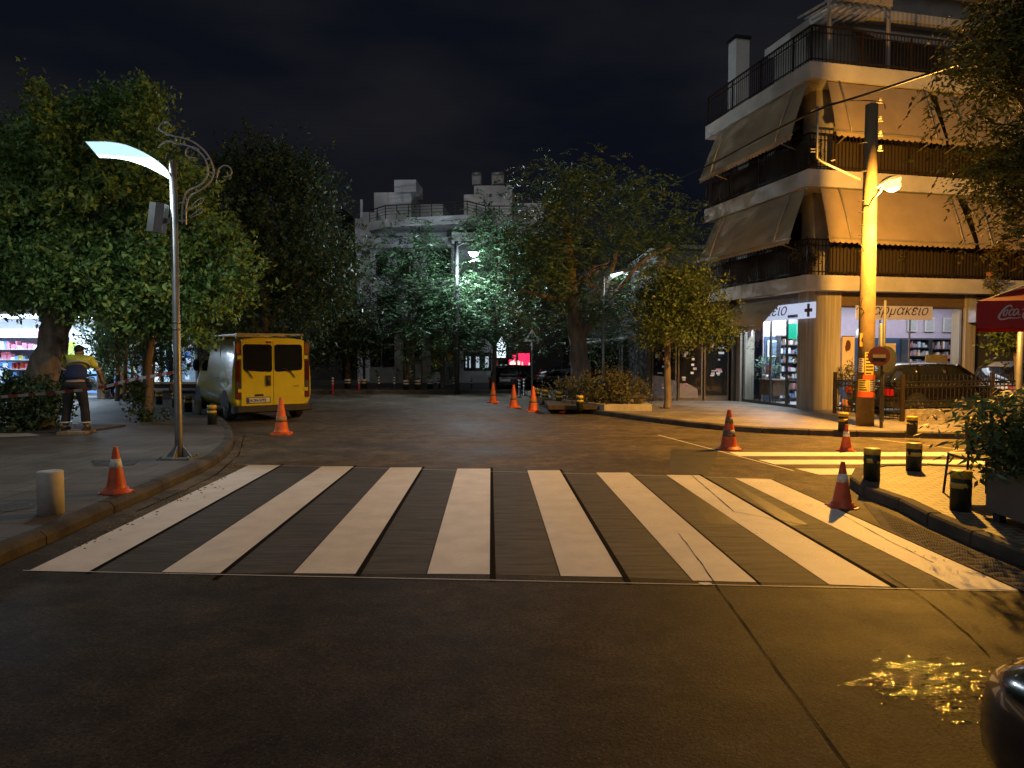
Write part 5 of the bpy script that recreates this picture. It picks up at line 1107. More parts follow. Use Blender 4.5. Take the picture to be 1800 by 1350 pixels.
# yellow van
m_vy = M('van_yellow', (.62, .51, .03), .28, var=.08, coat=.8, scale=3)
van = thing('yellow_van', 'yellow panel van seen from behind, with two glazed rear doors and roof bars', 'van', (-5.86, 17.45, 0), R(30)); van.scale = (1, 1, 1.05); van.rotation_euler.z = R(35)
VW = .95
def vr(y, w, z0, zt):
    pts = []
    for x, z in ((w * .90, .0), (w, .12), (w, .42), (w * .985, .56), (w * .95, .72), (w * .90, .88), (w * .80, .975), (w * .45, 1.0)):
        pts.append((x, y, z0 + (zt - z0) * z))
    return pts + [(-a, b, c) for a, b, c in reversed(pts)]
m = MB(); loft(m, [(0.03, VW * .985, .42, 1.93), (.12, VW, .32, 1.96), (1.0, VW, .30, 1.97), (3.0, VW, .30, 1.95), (3.35, VW, .30, 1.90), (3.75, VW, .30, 1.62), (4.1, VW * .99, .30, 1.25), (4.55, VW * .93, .32, 1.08), (4.78, VW * .82, .36, .86), (4.86, VW * .7, .42, .68)], vr)
vb = m.build('body', m_vy, van)
m_vb = M('van_trim', (.03, .03, .032), .5, var=.2)
for s_ in (-1, 1):
    d = thing_ = None
    x0, x1 = (-.765, -.006) if s_ < 0 else (.006, .765)
    m = MB(); n = 5
    m.plate([(x0, -.012, .39), (x1, -.012, .39), (x1, -.012, 1.90), (x0 + (.02 if s_ < 0 else 0), -.012, 1.90)] if True else [], (0, .05, 0)); dr = m.build('rear_door', m_vy, van)
    wx0, wx1 = (-.715, -.03) if s_ < 0 else (.03, .715); zc = 1.16
    m = MB(); r = .07; P0 = []
    for cx_, cz_, a0 in ((wx1 - r, 1.80 - r, 0), (wx0 + r, 1.80 - r, 90), (wx0 + r, zc + r, 180), (wx1 - r, zc + r, 270)):
        for k in range(5): a = R(a0 + k * 22.5); P0.append((cx_ + r * math.cos(a), -.022, cz_ + r * math.sin(a) + (.03 if (cz_ < 1.4 and ((s_ < 0 and cx_ < -.3) or (s_ > 0 and cx_ > .3))) else 0)))
    m.plate(P0, (0, .009, 0)); m.build('rear_window', m_glass, dr)
    m = MB(); m.tube([(s_ * .42 - .02 if s_ > 0 else -.62, -.03, 1.20), (s_ * .42 + .10 if s_ > 0 else -.50, -.045, 1.02)], .012, 6); m.bar((.22 if s_ > 0 else -.68, -.035, 1.24), (.44 if s_ > 0 else -.58, -.04, 1.14), .018); m.build('wiper', m_black, dr)
    for z in (1.50, .74): m = MB(); xx = s_ * .80; m.box(xx - .05, xx + .05, -.03, .0, z - .04, z + .04); m.build('hinge', m_vy, dr)
    m = MB(); xx0, xx1 = sorted((s_ * .775, s_ * .90)); m.box(xx0, xx1, -.008, .08, .55, 1.86); li = m.build('tail_light', m_vb, van)
    for z0, z1, mm in ((1.6, 1.82, M('lens_amber', (.25, .08, .02), .2)), (.95, 1.42, M('lens_dark', (.08, .01, .01), .15)), (.58, .7, M('lens_red', (.16, .02, .02), .2))): m = MB(); m.box(xx0 + .02, xx1 - .02, -.016, -.009, z0, z1); m.build('lens', mm, li)
m = MB(); m.box(-.055, .055, -.05, -.012, .74, .98); m.sphere((0, -.05, .86), .05, 8, (.9, .3, 2)); 
ob = m.build('door_handle', m_black, van); ob.location = (-.13, 0, .10)
m = MB(); m.box(-.74, -.03, -.0165, -.0125, .70, .712); m.box(.03, .74, -.0165, -.0125, .70, .712); m.box(.03, .74, -.0165, -.0125, .80, .806); m.build('door_crease', m_vy, van)
m = MB(); m.box(-.45, -.25, -.03, -.012, .605, .65); m.build('plate_lamp', m_black, van); m = MB(); m.box(-.17, -.05, -.026, -.012, 1.83, 1.87); m.build('brake_light', M('brake_dark', (.15, .03, .02), .3), van)
m = MB(); m.box(-.63, -.10, -.03, -.012, .455, .565); pl = m.build('number_plate', M('plate_white', (.62, .62, .6), .4, var=.05), van)
m = MB(); m.box(-.645, -.085, -.026, -.012, .44, .58); m.build('plate_frame', m_black, van)
m = MB(); m.box(-.628, -.585, -.032, -.030, .46, .56); m.build('plate_stripe', M('plate_blue', (.02, .05, .3), .4), pl)
text_mesh("AON-5792", .098, m_ink, 'plate_lettering', pl, (-.575, -.032, .475), sx=.86, bold=.0015)
text_mesh("TURBO", .05, M('chrome', (.6, .6, .6), .2, .9), 'badge', van, (.47, -.016, .80))
m = MB(); loft(m, [(-.10, .86, .25, .36), (-.02, .95, .22, .385), (.16, .965, .22, .385)], lambda y, w, z0, z1: [(w, y, z0), (w, y, z1), (-w, y, z1), (-w, y, z0)], False); bp = m.build('bumper', m_vb, van)
for s_ in (-1, 1): m = MB(); m.box(s_ * .75 - .08, s_ * .75 + .08, -.085, -.07, .32, .345); m.build('reflector', M('reflector_red', (.5, .03, .03), .25), bp)
for s_ in (-1, 1):
    for y_ in (.85, 3.9):
        wheel(van, s_ * (VW - .13), y_, .33, .22, side=s_); q = MB(); k = 18; xx = s_ * (VW + .003); q.add([(xx, y_, .33)] + [(xx, y_ + .42 * math.cos(math.pi * i / k), .31 + .42 * math.sin(math.pi * i / k)) for i in range(k + 1)], [(0, i, i + 1) for i in range(1, k + 1)], False); q.build('wheel_arch', m_rub, van)
    m = MB(); xa = s_ * VW
    m.plate([(xa * 1.0, 2.75, 1.14), (xa * 1.0, 3.75, 1.12), (xa * .93, 3.45, 1.66), (xa * .925, 2.75, 1.70)], (s_ * .006, 0, 0)); m.build('side_window', m_glass, van)
    m = MB(); m.bar((xa * 1.004, 2.68, .42), (xa * .93, 2.68, 1.8), .012); m.bar((xa * 1.004, 1.45, .42), (xa * .93, 1.45, 1.8), .012); m.bar((xa * 1.004, 1.4, 1.0), (xa * 1.004, 2.7, 1.0), .02, .03); m.box(min(xa, xa * 1.012), max(xa, xa * 1.012), 1.3, 3.5, .52, .60); m.build('door_seam', m_vb, van)
    m = MB(); m.sphere((xa * 1.12, 3.55, 1.28), .12, 10, (.8, .5, 1.4)); m.build('mirror', m_vb, van)
m = MB()
for y_ in (.25, 1.5, 2.7): m.bar((-.82, y_, 2.04), (.82, y_, 2.04), .035)
for s_ in (-.8, .8):
    m.bar((s_, .15, 2.03), (s_, 2.9, 2.03), .03)
    for y_ in (.25, 1.5, 2.7): m.bar((s_, y_, 1.93), (s_, y_, 2.04), .03)
m.build('roof_rack', m_galv, van)
m = MB(); m.plate([(-.78, 3.42, 1.85), (.78, 3.42, 1.85), (.86, 4.1, 1.24), (-.86, 4.1, 1.24)], (0, .012, .02)); m.build('windscreen', m_glass, van)

# scooter behind the worker
sc = thing('motor_scooter', 'dark motor scooter with a raised windscreen parked behind the worker', 'scooter', G(172, 700, PH) , R(-60))
for y_ in (-.6, .62):
    m = MB(); k = 16; rr_ = [Vector((0, y_ + .19 * math.cos(2 * math.pi * i / k), .23 + .19 * math.sin(2 * math.pi * i / k))) for i in range(k + 1)]; m.tube(rr_, .055, 8, cap=False); m.build('wheel', m_rub, sc)
m = MB(); loft(m, [(-.85, .08, .5, .62), (-.55, .17, .38, .74), (-.1, .16, .36, .70), (.05, .13, .30, .42), (.3, .14, .28, .40), (.38, .18, .32, .95), (.5, .12, .45, 1.0)], lambda y, w, z0, z1: [(w, y, z0), (w, y, z1), (w * .5, y, z1 + .04), (-w * .5, y, z1 + .04), (-w, y, z1), (-w, y, z0)]); m.build('body', m_cblack, sc)
m = MB(); m.box(-.14, .14, -.75, .0, .76, .84); m.build('seat', m_rub, sc); m = MB(); m.tube([(-.33, .38, 1.06), (0, .42, 1.02), (.33, .38, 1.06)], .02, 6); m.build('handlebar', m_black, sc)
m = MB(); m.grid(lambda i, j: ((i / 4 - .5) * .36, .45 - .12 * j / 3 - .06 * abs(i / 2 - 1), 1.0 + .5 * j / 3), 5, 4); m.build('windscreen', m_steel, sc, fix=False); m = MB(); m.tube([(0, .42, .6), (0, .62, .25)], .035, 6); m.build('fork', m_steel, sc)
m = MB(); m.sphere((0, .5, .82), .09, 8); m.build('headlight', M('lens_clear', (.6, .6, .6), .1), sc)

# ================================================================ PERSON
def skin(name, J, E, mat, parent=None, sub=2, extra=None):
    me = bpy.data.meshes.new(name); names = list(J); me.from_pydata([J[k][0] for k in names], [(names.index(a), names.index(b)) for a, b in E], [])
    o = bpy.data.objects.new(name, me); COL.objects.link(o); sm = o.modifiers.new('s', 'SKIN'); sm.use_smooth_shade = True
    for i, k in enumerate(names):
        r = J[k][1]; r = r if isinstance(r, tuple) else (r, r); me.skin_vertices[0].data[i].radius = r; me.skin_vertices[0].data[i].use_root = (i == 0)
    ss = o.modifiers.new('u', 'SUBSURF'); ss.levels = sub; ss.render_levels = sub
    dg = bpy.context.evaluated_depsgraph_get(); m2 = bpy.data.meshes.new_from_object(o.evaluated_get(dg)); bpy.data.objects.remove(o)
    if extra:
        b = bmesh.new(); b.from_mesh(m2)
        t_ = bpy.data.meshes.new('t'); t_.from_pydata(extra.v, [], extra.f); b.from_mesh(t_); b.to_mesh(m2); b.free()
    m2.materials.clear(); m2.materials.append(mat)
    for p in m2.polygons: p.use_smooth = True; p.material_index = 0
    q = bpy.data.objects.new(name, m2); COL.objects.link(q)
    if parent is not None: q.parent = parent
    return q
m_skin = M('skin', (.36, .22, .15), .6, var=.08); m_hv = M('hivis_yellow', (.60, .58, .06), .7, var=.2, scale=9, bump=1.0, bscale=13); m_nv = M('navy_cloth', (.015, .025, .07), .85, var=.25); m_tr = M('trouser_cloth', (.020, .017, .016), .9, var=.4, bump=.8, bscale=14); m_hair = M('hair_black', (.012, .010, .009), .7); m_refl = M('reflective_tape', (.45, .45, .42), .4, var=.1)
pe = thing('person', 'worker in a yellow shirt and dark trousers bending forward beside the leaning tree', 'person', G(133, 760, PH), 0)
J = {'pel': ((0, .0, .98), (.15, .12)), 'sp': ((-.02, .14, 1.20), (.15, .12)), 'ch': ((-.13, .36, 1.40), (.17, .13)), 'nk': ((-.22, .51, 1.49), .055), 'hd': ((-.27, .60, 1.55), .07),
     'lsh': ((-.32, .34, 1.44), .065), 'lel': ((-.44, .42, 1.20), .045), 'lwr': ((-.43, .55, .98), .03), 'lha': ((-.43, .60, .92), .032),
     'rsh': ((.11, .38, 1.42), .065), 'rel': ((.20, .50, 1.18), .045), 'rwr': ((.14, .68, 1.02), .03), 'rha': ((.12, .74, .98), .032),
     'lhp': ((-.11, .0, .92), .10), 'lkn': ((-.17, .03, .50), .062), 'lan': ((-.20, -.02, .10), .04), 'lto': ((-.22, .12, .04), .035), 'rhp': ((.11, .0, .92), .10), 'rkn': ((.16, .05, .50), .062), 'ran': ((.20, .02, .10), .04), 'rto': ((.22, .16, .04), .035)}
E = [('pel', 'sp'), ('sp', 'ch'), ('ch', 'nk'), ('nk', 'hd'), ('ch', 'lsh'), ('lsh', 'lel'), ('lel', 'lwr'), ('lwr', 'lha'), ('ch', 'rsh'), ('rsh', 'rel'), ('rel', 'rwr'), ('rwr', 'rha'), ('pel', 'lhp'), ('lhp', 'lkn'), ('lkn', 'lan'), ('lan', 'lto'), ('pel', 'rhp'), ('rhp', 'rkn'), ('rkn', 'ran'), ('ran', 'rto')]
ex = MB(); ex.sphere((-.28, .64, 1.60), .1, 16, (.82, 1.0, 1.18)); ex.sphere((-.28, .745, 1.57), .02, 6, (.8, 1, 1.3)); ex.sphere((-.365, .64, 1.59), .025, 6, (.5, 1, 1.3)); ex.sphere((-.195, .64, 1.59), .025, 6, (.5, 1, 1.3))
for hx, hy, hz_, s_ in ((-.43, .60, .92, 1), (.12, .74, .98, -1)):
    for k, ln in enumerate((.062, .072, .068, .052)):
        x = hx + (k - 1.5) * .019; ex.tube([(x, hy + .01, hz_ - .01), (x, hy + .035, hz_ - .01 - ln * .5), (x, hy + .02, hz_ - .01 - ln)], [.010, .009, .007], 6)
    ex.tube([(hx + s_ * .03, hy, hz_ + .01), (hx + s_ * .052, hy + .025, hz_ - .02), (hx + s_ * .035, hy + .04, hz_ - .045)], [.011, .010, .008], 6)
skin('body', J, E, m_skin, pe, extra=ex)
def sub_j(keys, add=.018, over={}):
    return {k: ((over[k][0] if k in over else J[k][0]), tuple(r + add for r in ((over[k][1] if k in over else J[k][1]) if isinstance((over[k][1] if k in over else J[k][1]), tuple) else ((over[k][1] if k in over else J[k][1]),) * 2))) for k in keys}
skin('trousers', sub_j(['pel', 'lhp', 'lkn', 'lan', 'rhp', 'rkn', 'ran'], .025, {'pel': ((0, 0, 1.0), (.12, .10)), 'lan': ((-.20, 0, .14), .06), 'ran': ((.20, .02, .14), .06)}), [('pel', 'lhp'), ('lhp', 'lkn'), ('lkn', 'lan'), ('pel', 'rhp'), ('rhp', 'rkn'), ('rkn', 'ran')], m_tr, pe)
skin('undershirt', {'a': ((0, -.02, .98), (.22, .17)), 'b': ((-.01, .08, 1.14), (.21, .165)), 'c': ((-.04, .22, 1.32), (.20, .165))}, [('a', 'b'), ('b', 'c')], m_nv, pe)
js = sub_j(['ch', 'lsh', 'rsh'], .03); js['lo'] = ((-.05, .20, 1.26), (.215, .175)); js['le'] = ((-.40, .39, 1.28), (.075, .075)); js['re'] = ((.17, .46, 1.26), (.075, .075)); js['nk'] = ((-.21, .49, 1.47), (.08, .08))
hv = skin('shirt', js, [('ch', 'lo'), ('ch', 'nk'), ('ch', 'lsh'), ('ch', 'rsh'), ('lsh', 'le'), ('rsh', 're')], m_hv, pe)
def torus(m, c, R_, r, nrm, n=18):
    q = Vector(nrm).normalized().to_track_quat('Z', 'Y').to_matrix(); L_ = [Vector(c) + q @ Vector((R_[0] * math.cos(2 * math.pi * i / n), R_[1] * math.sin(2 * math.pi * i / n), 0)) for i in range(n + 1)]; m.tube(L_, r, 6, cap=False)
for c, R_, nr in (((-.055, .235, 1.31), (.205, .165), (-.2, .5, .75)), ((-.41, .40, 1.25), (.072, .072), (-.3, .25, -1)), ((.18, .47, 1.23), (.072, .072), (.2, .35, -1))):
    m = MB(); torus(m, c, R_, .016, nr); m.build('reflective_band', m_refl, hv)
for sx in (-1, 1):
    m = MB(); torus(m, (sx * .195, .005, .20), (.092, .092), .018, (0, 0, 1)); m.build('reflective_band', m_refl, pe)
    m = MB(); m.sphere((sx * .205, .03, .055), .08, 12, (.75, 1.75, .8)); m.build('shoe', m_rub, pe)
m = MB(); m.sphere((-.28, .63, 1.635), .103, 14, (.86, 1.02, .95)); m.build('hair', m_hair, pe)
m = MB(); torus(m, (-.43, .62, .90), (.09, .09), .012, (.2, -1, .15)); tag(m.build('hose_loop', m_wband), 'white loop of hose held in the left hand of the worker', 'hose', None); bpy.data.objects['hose_loop'].location = pe.location
m = MB(); m.box(-.2, .3, -.12, .12, 0, .05); m.box(-.34, .3, .3, .4, 0, .05); o = m.build('wooden_plank', M('plank', (.25, .17, .09), .8, var=.3), None, G(124, 763, PH), .15); tag(o, 'short wooden plank lying between the feet of the worker', 'plank')

# ================================================================ BARRIER TAPE
def tape(pts, w, label):
    m = MB(); L_ = resample(smooth_line([P(*q) for q in pts], 2), .06); s = 0
    for i, (a, b) in enumerate(zip(L_[:-1], L_[1:])):
        m.mat(int(s / .17) % 2); tw = .35 * math.sin(s * 1.3); u = Vector((0, math.sin(tw), math.cos(tw))) * w / 2
        tw2 = .35 * math.sin((s + .06) * 1.3); u2 = Vector((0, math.sin(tw2), math.cos(tw2))) * w / 2
        m.add([a - u, b - u2, b + u2, a + u], [(0, 1, 2, 3)], True); s += (b - a).length
    return m
tw_ = [M('tape_white', (.36, .32, .30), .5), M('tape_red', (.26, .035, .025), .5)]
m = tape([(-260, 715, 12.4), (0, 698, 12.2), (100, 690, 12.1), (180, 682, 12.0), (225, 668, 11.6), (270, 661, 11.1), (312, 653, 10.68)], .05, ''); m2 = tape([(311, 655, 10.62), (306, 662, 10.6), (303, 690, 10.6), (302, 704, 10.62)], .03, '')
tp_ = m.build('barrier_tape', tw_, fix=False); m2.build('tape_end', tw_, tp_, fix=False)
tag(tp_, 'red and white barrier tape strung across the left corner and tied to the lamp pole', 'barrier tape')

# ================================================================ KIOSK (left)
KY = 24.0; kx0, kx1 = P(-140, 600, KY).x, P(168, 600, KY).x; KW = kx1 - kx0
ki = thing('kiosk', 'brightly lit street kiosk with open shelves of magazines and drinks behind the leaning tree', 'kiosk', (kx0, KY, 0)); def_ = None
m_kw = M('kiosk_white', (.6, .62, .66), .5, var=.06)
m = MB(); m.box(0, KW, 1.2, 1.3, PH, 2.95); m.box(-.05, 0, 0, 1.3, PH, 2.95); m.box(KW, KW + .05, 0, 1.3, PH, 2.95); m.build('wall', m_kw, ki)
m = MB(); m.box(-.2, KW + .3, -.5, 1.5, 2.96, 3.1); m.build('roof', m_kw, ki)
m = MB(); m.box(.1, KW - .1, .1, .25, 2.86, 2.94); m.build('lamp_strip', M('kiosk_lamp', (.9, .9, .9), .5, var=0, emit=(.62, .82, 1), es=9), ki)
area('kiosk_light', (KW / 2, .25, 2.82), (R(-15), 0, 0), KW * .9, .25, 620, (.62, .80, 1), ki)
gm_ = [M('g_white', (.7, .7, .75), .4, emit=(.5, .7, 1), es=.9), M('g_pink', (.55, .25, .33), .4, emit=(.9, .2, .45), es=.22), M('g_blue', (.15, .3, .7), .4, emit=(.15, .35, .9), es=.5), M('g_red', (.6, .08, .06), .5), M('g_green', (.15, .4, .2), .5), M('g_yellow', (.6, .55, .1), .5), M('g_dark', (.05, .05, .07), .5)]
rr = random.Random(12)
for k, z in enumerate((.45, .78, 1.1, 1.42, 1.78, 2.2)):
    m = MB(); m.box(.05, KW - 1.6, .35, 1.18, z, z + .03); s_ = m.build('shelf', m_kw, ki); q = MB(); x = .1
    while x < KW - 1.9:
        w_ = rr.uniform(.03, .17); h_ = rr.uniform(.06, .28); q.mat(rr.choice((0, 0, 1, 2, 2, 3, 4, 5, 6, 6)) if z < 1.7 else rr.choice((0, 0, 1, 1, 2))); q.box(x, x + w_, .38, .6, z + .032, z + .032 + h_); x += w_ + rr.uniform(.01, .06)
    tag(q.build('goods', gm_, s_), 'row of small goods on one kiosk shelf')
# lit shop on the far side of the side street, seen in scraps between the slim trees
ls = thing('lit_shop', 'lit shop front glowing blue white in scraps behind the slim side street trees', 'shop', P(185, 690, 31).xy.to_3d()); LW = P(345, 690, 31).x - P(185, 690, 31).x
m = MB(); m.box(0, LW, .3, 4, 0, 3.4); m.build('wall', m_dwall, ls)
rr = random.Random(31)
for k in range(5):
    xa = LW * k / 5 + .06; xb = LW * (k + 1) / 5 - .06; m = MB(); m.box(xa, xb, .2, .298, .3, 2.7); w_ = m.build('window', m_kw, ls)
    m = MB(); m.box(xa + .06, xb - .06, .17, .198, .36, 2.62); m.build('pane', M('shop_glow_%d' % (k % 3), (.5, .6, .7), .5, var=.8, scale=4, emit=((.45, .75, 1), (.35, .6, .9), (.7, .85, 1))[k % 3], es=(.7, .3, 1.1)[k % 3]), w_)
    q = MB()
    for j in range(9):
        x_, z_ = rr.uniform(xa + .1, xb - .35), rr.uniform(.5, 2.3); q.mat(rr.randrange(7)); q.box(x_, x_ + rr.uniform(.1, .3), .14, .168, z_, z_ + rr.uniform(.1, .35))
    tag(q.build('goods', gm_, w_), 'goods stacked behind one lit pane')
def simple(name, label, cat, loc, boxes, mats_):
    t = thing(name, label, cat, loc)
    for nm, b_, mt in boxes: m = MB(); m.box(*b_); m.build(nm, mt, t)
    return t
simple('drinks_cooler', 'lime yellow drinks cooler standing behind the bent worker', 'cooler', (P(103, 640, KY).x, KY - .3, PH), [('cabinet', (0, .5, 0, .5, 0, 1.95), M('lime', (.45, .6, .08), .4, emit=(.4, .6, .05), es=.25)), ('door', (.04, .46, -.03, -.001, .1, 1.2), m_glass), ('handle', (.05, .08, -.06, -.031, .6, .9), m_steel)], None)
simple('red_news_box', 'small red topped white rack standing beside the lit kiosk', 'rack', (P(131, 640, KY).x, KY - .6, PH + .9), [('lid', (0, .34, 0, .3, .42, .60), M('box_red', (.6, .04, .03), .4)), ('cage', (0, .34, 0, .3, 0, .415), m_wband), ('stand', (.14, .2, .1, .2, -.9, -.001), m_steel)], None)
simple('glass_case', 'white lit display case to the right of the kiosk cooler', 'display case', (P(140, 640, KY + 1).x, KY + 1, PH), [('cabinet', (0, 1.4, 0, .5, 0, 1.0), m_kw), ('pane', (.05, 1.35, -.03, -.001, .15, .9), gm_[2]), ('top_shelf', (0, 1.4, 0, .4, 1.3, 1.34), m_kw), ('backboard', (0, 1.4, .45, .5, 1.001, 2.0), m_kw)], None)
simple('street_bench', 'low white bench rail far behind the ivy trunk in the lit side street', 'bench', (P(200, 690, 27).x, 27, PH), [('seat', (0, 4.5, 0, .3, .38, .44), m_wband), ('leg', (.2, .3, .05, .25, 0, .379), m_steel), ('leg', (2.2, 2.3, .05, .25, 0, .379), m_steel), ('leg', (4.2, 4.3, .05, .25, 0, .379), m_steel)], None)

# ================================================================ SIGNS
t = thing('road_sign', 'round no entry sign turned aside on a thin grey pole beside the concrete pole', 'road sign', G(1549, 752, PH)); Ys = t.location.y
def WS(px, py, Y=None): p = P(px, py, Y or Ys); return Vector((p.x - t.location.x, (Y or Ys) - Ys, p.z - PH))
m = MB(); m.tube([(0, 0, 0), WS(1549, 568)], .034, 10); m.build('pole', m_vdark, t)
c = WS(1543, 626) + Vector((0, -.05, 0)); rr_ = .205; A_ = R(24)
def disc(r0, y, mat, name, par, n=28):
    m = MB(); m.plate([c + Vector((r0 * math.cos(a) * math.cos(A_) , r0 * math.cos(a) * math.sin(A_) * -1 + y, r0 * math.sin(a))) for a in [2 * math.pi * i / n for i in range(n)]], (0, .008, 0)); return m.build(name, mat, par)
sg_ = disc(rr_, 0, M('sign_red', (.045, .010, .008), .4, var=.1), 'sign_plate', t)
m = MB(); m.bar(c + Vector((-.12 * math.cos(A_), .12 * math.sin(A_) - .012, 0)), c + Vector((.12 * math.cos(A_), -.12 * math.sin(A_) - .012, 0)), .008, .07); m.build('bar', M('sign_white', (.10, .095, .085), .5), sg_)
t = thing('road_sign', 'back of a round dark sign disc facing away behind the no entry sign', 'road sign', G(1556, 744, PH) + Vector((.12, .35, 0))); m = MB(); m.tube([(0, 0, 0), (0, 0, 2.75)], .030, 8); m.build('pole', m_vdark, t)
m = MB(); m.plate([(.02 + .25 * math.cos(a), -.05, 1.42 + .30 * math.sin(a)) for a in [2 * math.pi * i / 24 for i in range(24)]], (0, .01, 0)); m.build('sign_plate', m_vb, t)
t = thing('warning_sign', 'triangular pedestrian warning sign on a thin post above the nearest orange cone', 'road sign', G(935, 690, PH)); Yw = t.location.y; zc = P(933, 592, Yw).z - PH; s = .30
m = MB(); m.tube([(0, 0, 0), (0, 0, zc + .1)], .03, 8); m.build('pole', m_galv, t)
def tri(s, y): return [(-s, y, zc - s * .62), (s, y, zc - s * .62), (0, y, zc + s * 1.05)]
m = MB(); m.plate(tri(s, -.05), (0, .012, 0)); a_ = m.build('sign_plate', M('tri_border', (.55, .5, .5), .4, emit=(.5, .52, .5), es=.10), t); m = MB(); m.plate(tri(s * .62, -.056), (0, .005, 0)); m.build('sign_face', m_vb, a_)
m = MB(); m.bar((-.06, -.06, zc - .15), (0, -.06, zc + .02), .03, .004); m.bar((.07, -.06, zc - .15), (0, -.06, zc + .02), .03, .004); m.bar((0, -.06, zc), (0, -.06, zc + .12), .04, .004); m.build('figure', m_wband, a_)
t = thing('sign_pole', 'plain thin grey pole standing left of the ivy covered trunk', 'pole', G(234, 702, PH)); m = MB(); m.tube([(0, 0, 0), (0, 0, 3.0)], .035, 8); m.build('pole', m_galv, t); m = MB(); m.lathe([(.08, 0), (.08, .02)], 10); m.build('base_plate', m_galv, t)
t = thing('sign_pole', 'grey metal pole with an orange board at the far right beneath the red canopy', 'pole', G(1789, 749, PH)); m = MB(); m.tube([(0, 0, 0), (0, 0, 2.6)], .06, 12); m.build('pole', m_steel, t)
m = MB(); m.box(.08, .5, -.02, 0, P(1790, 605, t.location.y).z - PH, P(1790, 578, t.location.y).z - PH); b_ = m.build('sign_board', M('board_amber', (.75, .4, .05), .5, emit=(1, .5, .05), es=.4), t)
m = MB(); z0_ = P(1790, 605, t.location.y).z - PH
for k in range(3): m.box(.1, .4, -.026, -.021, z0_ + .05 + k * .1, z0_ + .08 + k * .1)
m.build('marking', m_ink, b_)
t = thing('sign_pole', 'thin dark pole beside the thin trunks before the far white house', 'pole', G(797, 688) + Vector((0, .6, PH))); m = MB(); m.tube([(0, 0, 0), (0, 0, 4.2)], .04, 8); m.build('pole', m_steel, t)

# bus shelter
bs = thing('bus_shelter', 'small bus shelter with a pale edged roof between the big tree and the far lamp', 'shelter', P(1062, 640, 27).xy.to_3d() + Vector((-.9, 0, PH)))
m = MB(); m.box(-.1, 1.0, 0, .4, 2.05, 2.10); m.plate([(.0, -.3, 1.82), (1.75, -.3, 2.05), (1.75, .9, 2.1), (.0, .9, 1.87)], (0, 0, .07)); m.build('roof', m_wband, bs)
for x in (.05, 1.6): m = MB(); m.bar((x, .6, 0), (x, .6, 1.9), .06); m.build('post', m_steel, bs)
m = MB(); m.box(.1, 1.55, .62, .64, .3, 1.75); m.build('pane', m_glass, bs); m = MB(); m.box(.2, 1.4, .2, .5, .42, .46); m.build('seat', m_steel, bs)

# ================================================================ FENCE + LOW WALL
fa, fb_, fc = G(1467, 727, PH), G(1585, 741, PH), G(1700, 738, PH); fd = fc + (fc - fb_).normalized() * 7
def fence(name, label, a, b, z0, h, posts):
    t = thing(name, label, 'fence', a); d = b - a; d.z = 0; Lg = d.length; e = d / Lg
    m = MB(); n = int(Lg / .115)
    for z in (.10, .20, h - .28, h - .16): m.bar(e * 0 + Vector((0, 0, z0 + z)), e * Lg + Vector((0, 0, z0 + z)), .03)
    for i in range(n + 1): p = e * (Lg * i / n); m.bar(p + Vector((0, 0, z0 + .06)), p + Vector((0, 0, z0 + h)), .012)
    m.build('railing', m_black, t)
    m = MB()
    for i in range(n):
        p = e * (Lg * (i + .5) / n)
        for z in (.15, h - .22): k = 8; L_ = [p + e * .045 * math.cos(2 * math.pi * q / k) + Vector((0, 0, z0 + z + .045 * math.sin(2 * math.pi * q / k))) for q in range(k + 1)]; m.tube(L_, .007, 4, cap=False)
    m.build('ring_frieze', m_black, t)
    for u in posts: m = MB(); p = e * (Lg * u); m.bar(p + Vector((0, 0, -.0)), p + Vector((0, 0, z0 + h + .05)), .075); m.build('post', m_rail, t)
fence('iron_gate', 'dark iron gate with ring frieze between the ribbed pillar and the low stone wall', fa, fb_, .0, 1.02, (0, 1))
fence('iron_fence', 'dark iron fence standing on the low stone wall before the parked hatchback', fb_ + Vector((.06, .06, 0)), fd, .26, .80, (.28, .56, .85))
m_stone = bricks("rubble_stone", (.34, .29, .21), (.24, .20, .14), (.12, .10, .07), 1.0, .17, .07)
e = (fd - fb_).normalized(); nn = Vector((-e.y, e.x, 0)); m = MB(); m.prism([(p.x, p.y) for p in (fb_ + e * .12 - nn * .08, fd - nn * .08, fd + nn * .2, fb_ + e * .12 + nn * .2)], PH, PH + .26); tag(m.build('stone_wall', M('rubble', (.34, .29, .21), .85, var=.5, scale=9, bump=1.0, bscale=16)), 'low rubble stone wall carrying the iron fence on the right', 'wall')

# ================================================================ CANOPY with lettering
m_red = M('canopy_red', (.34, .008, .010), .7, var=.1, scale=3, bump=.15, bscale=120)
UY = 9.6; cz0, cz1 = P(1715, 577, UY).z, P(1715, 529, UY).z
ca = thing('red_canopy', 'red parasol canopy with white script lettering hanging into the view at the right edge', 'parasol', (P(1716, 577, UY).x, UY, 0), math.atan2(-.546, .838))
CW = 2.4; m = MB(); ap = Vector((CW / 2, CW / 2, cz1 + .55))
cs = [Vector((0, 0, cz1)), Vector((CW, 0, cz1)), Vector((CW, CW, cz1)), Vector((0, CW, cz1))]
for i in range(4):
    a, b = cs[i], cs[(i + 1) % 4]; m.grid(lambda u, v: a.lerp(b, u / 8).lerp(ap, v / 6) + Vector((0, 0, -.05 * math.sin(math.pi * v / 6) - .02 * math.sin(math.pi * u / 8) * (1 - v / 6))), 9, 7)
    m.grid(lambda u, v: a.lerp(b, u / 8) + Vector((0, 0, -v / 2 * (cz1 - cz0) - (.02 * math.sin(math.pi * u / 8) if v == 0 else 0))), 9, 3, False)
m.build('canopy', m_red, ca, fix=False)
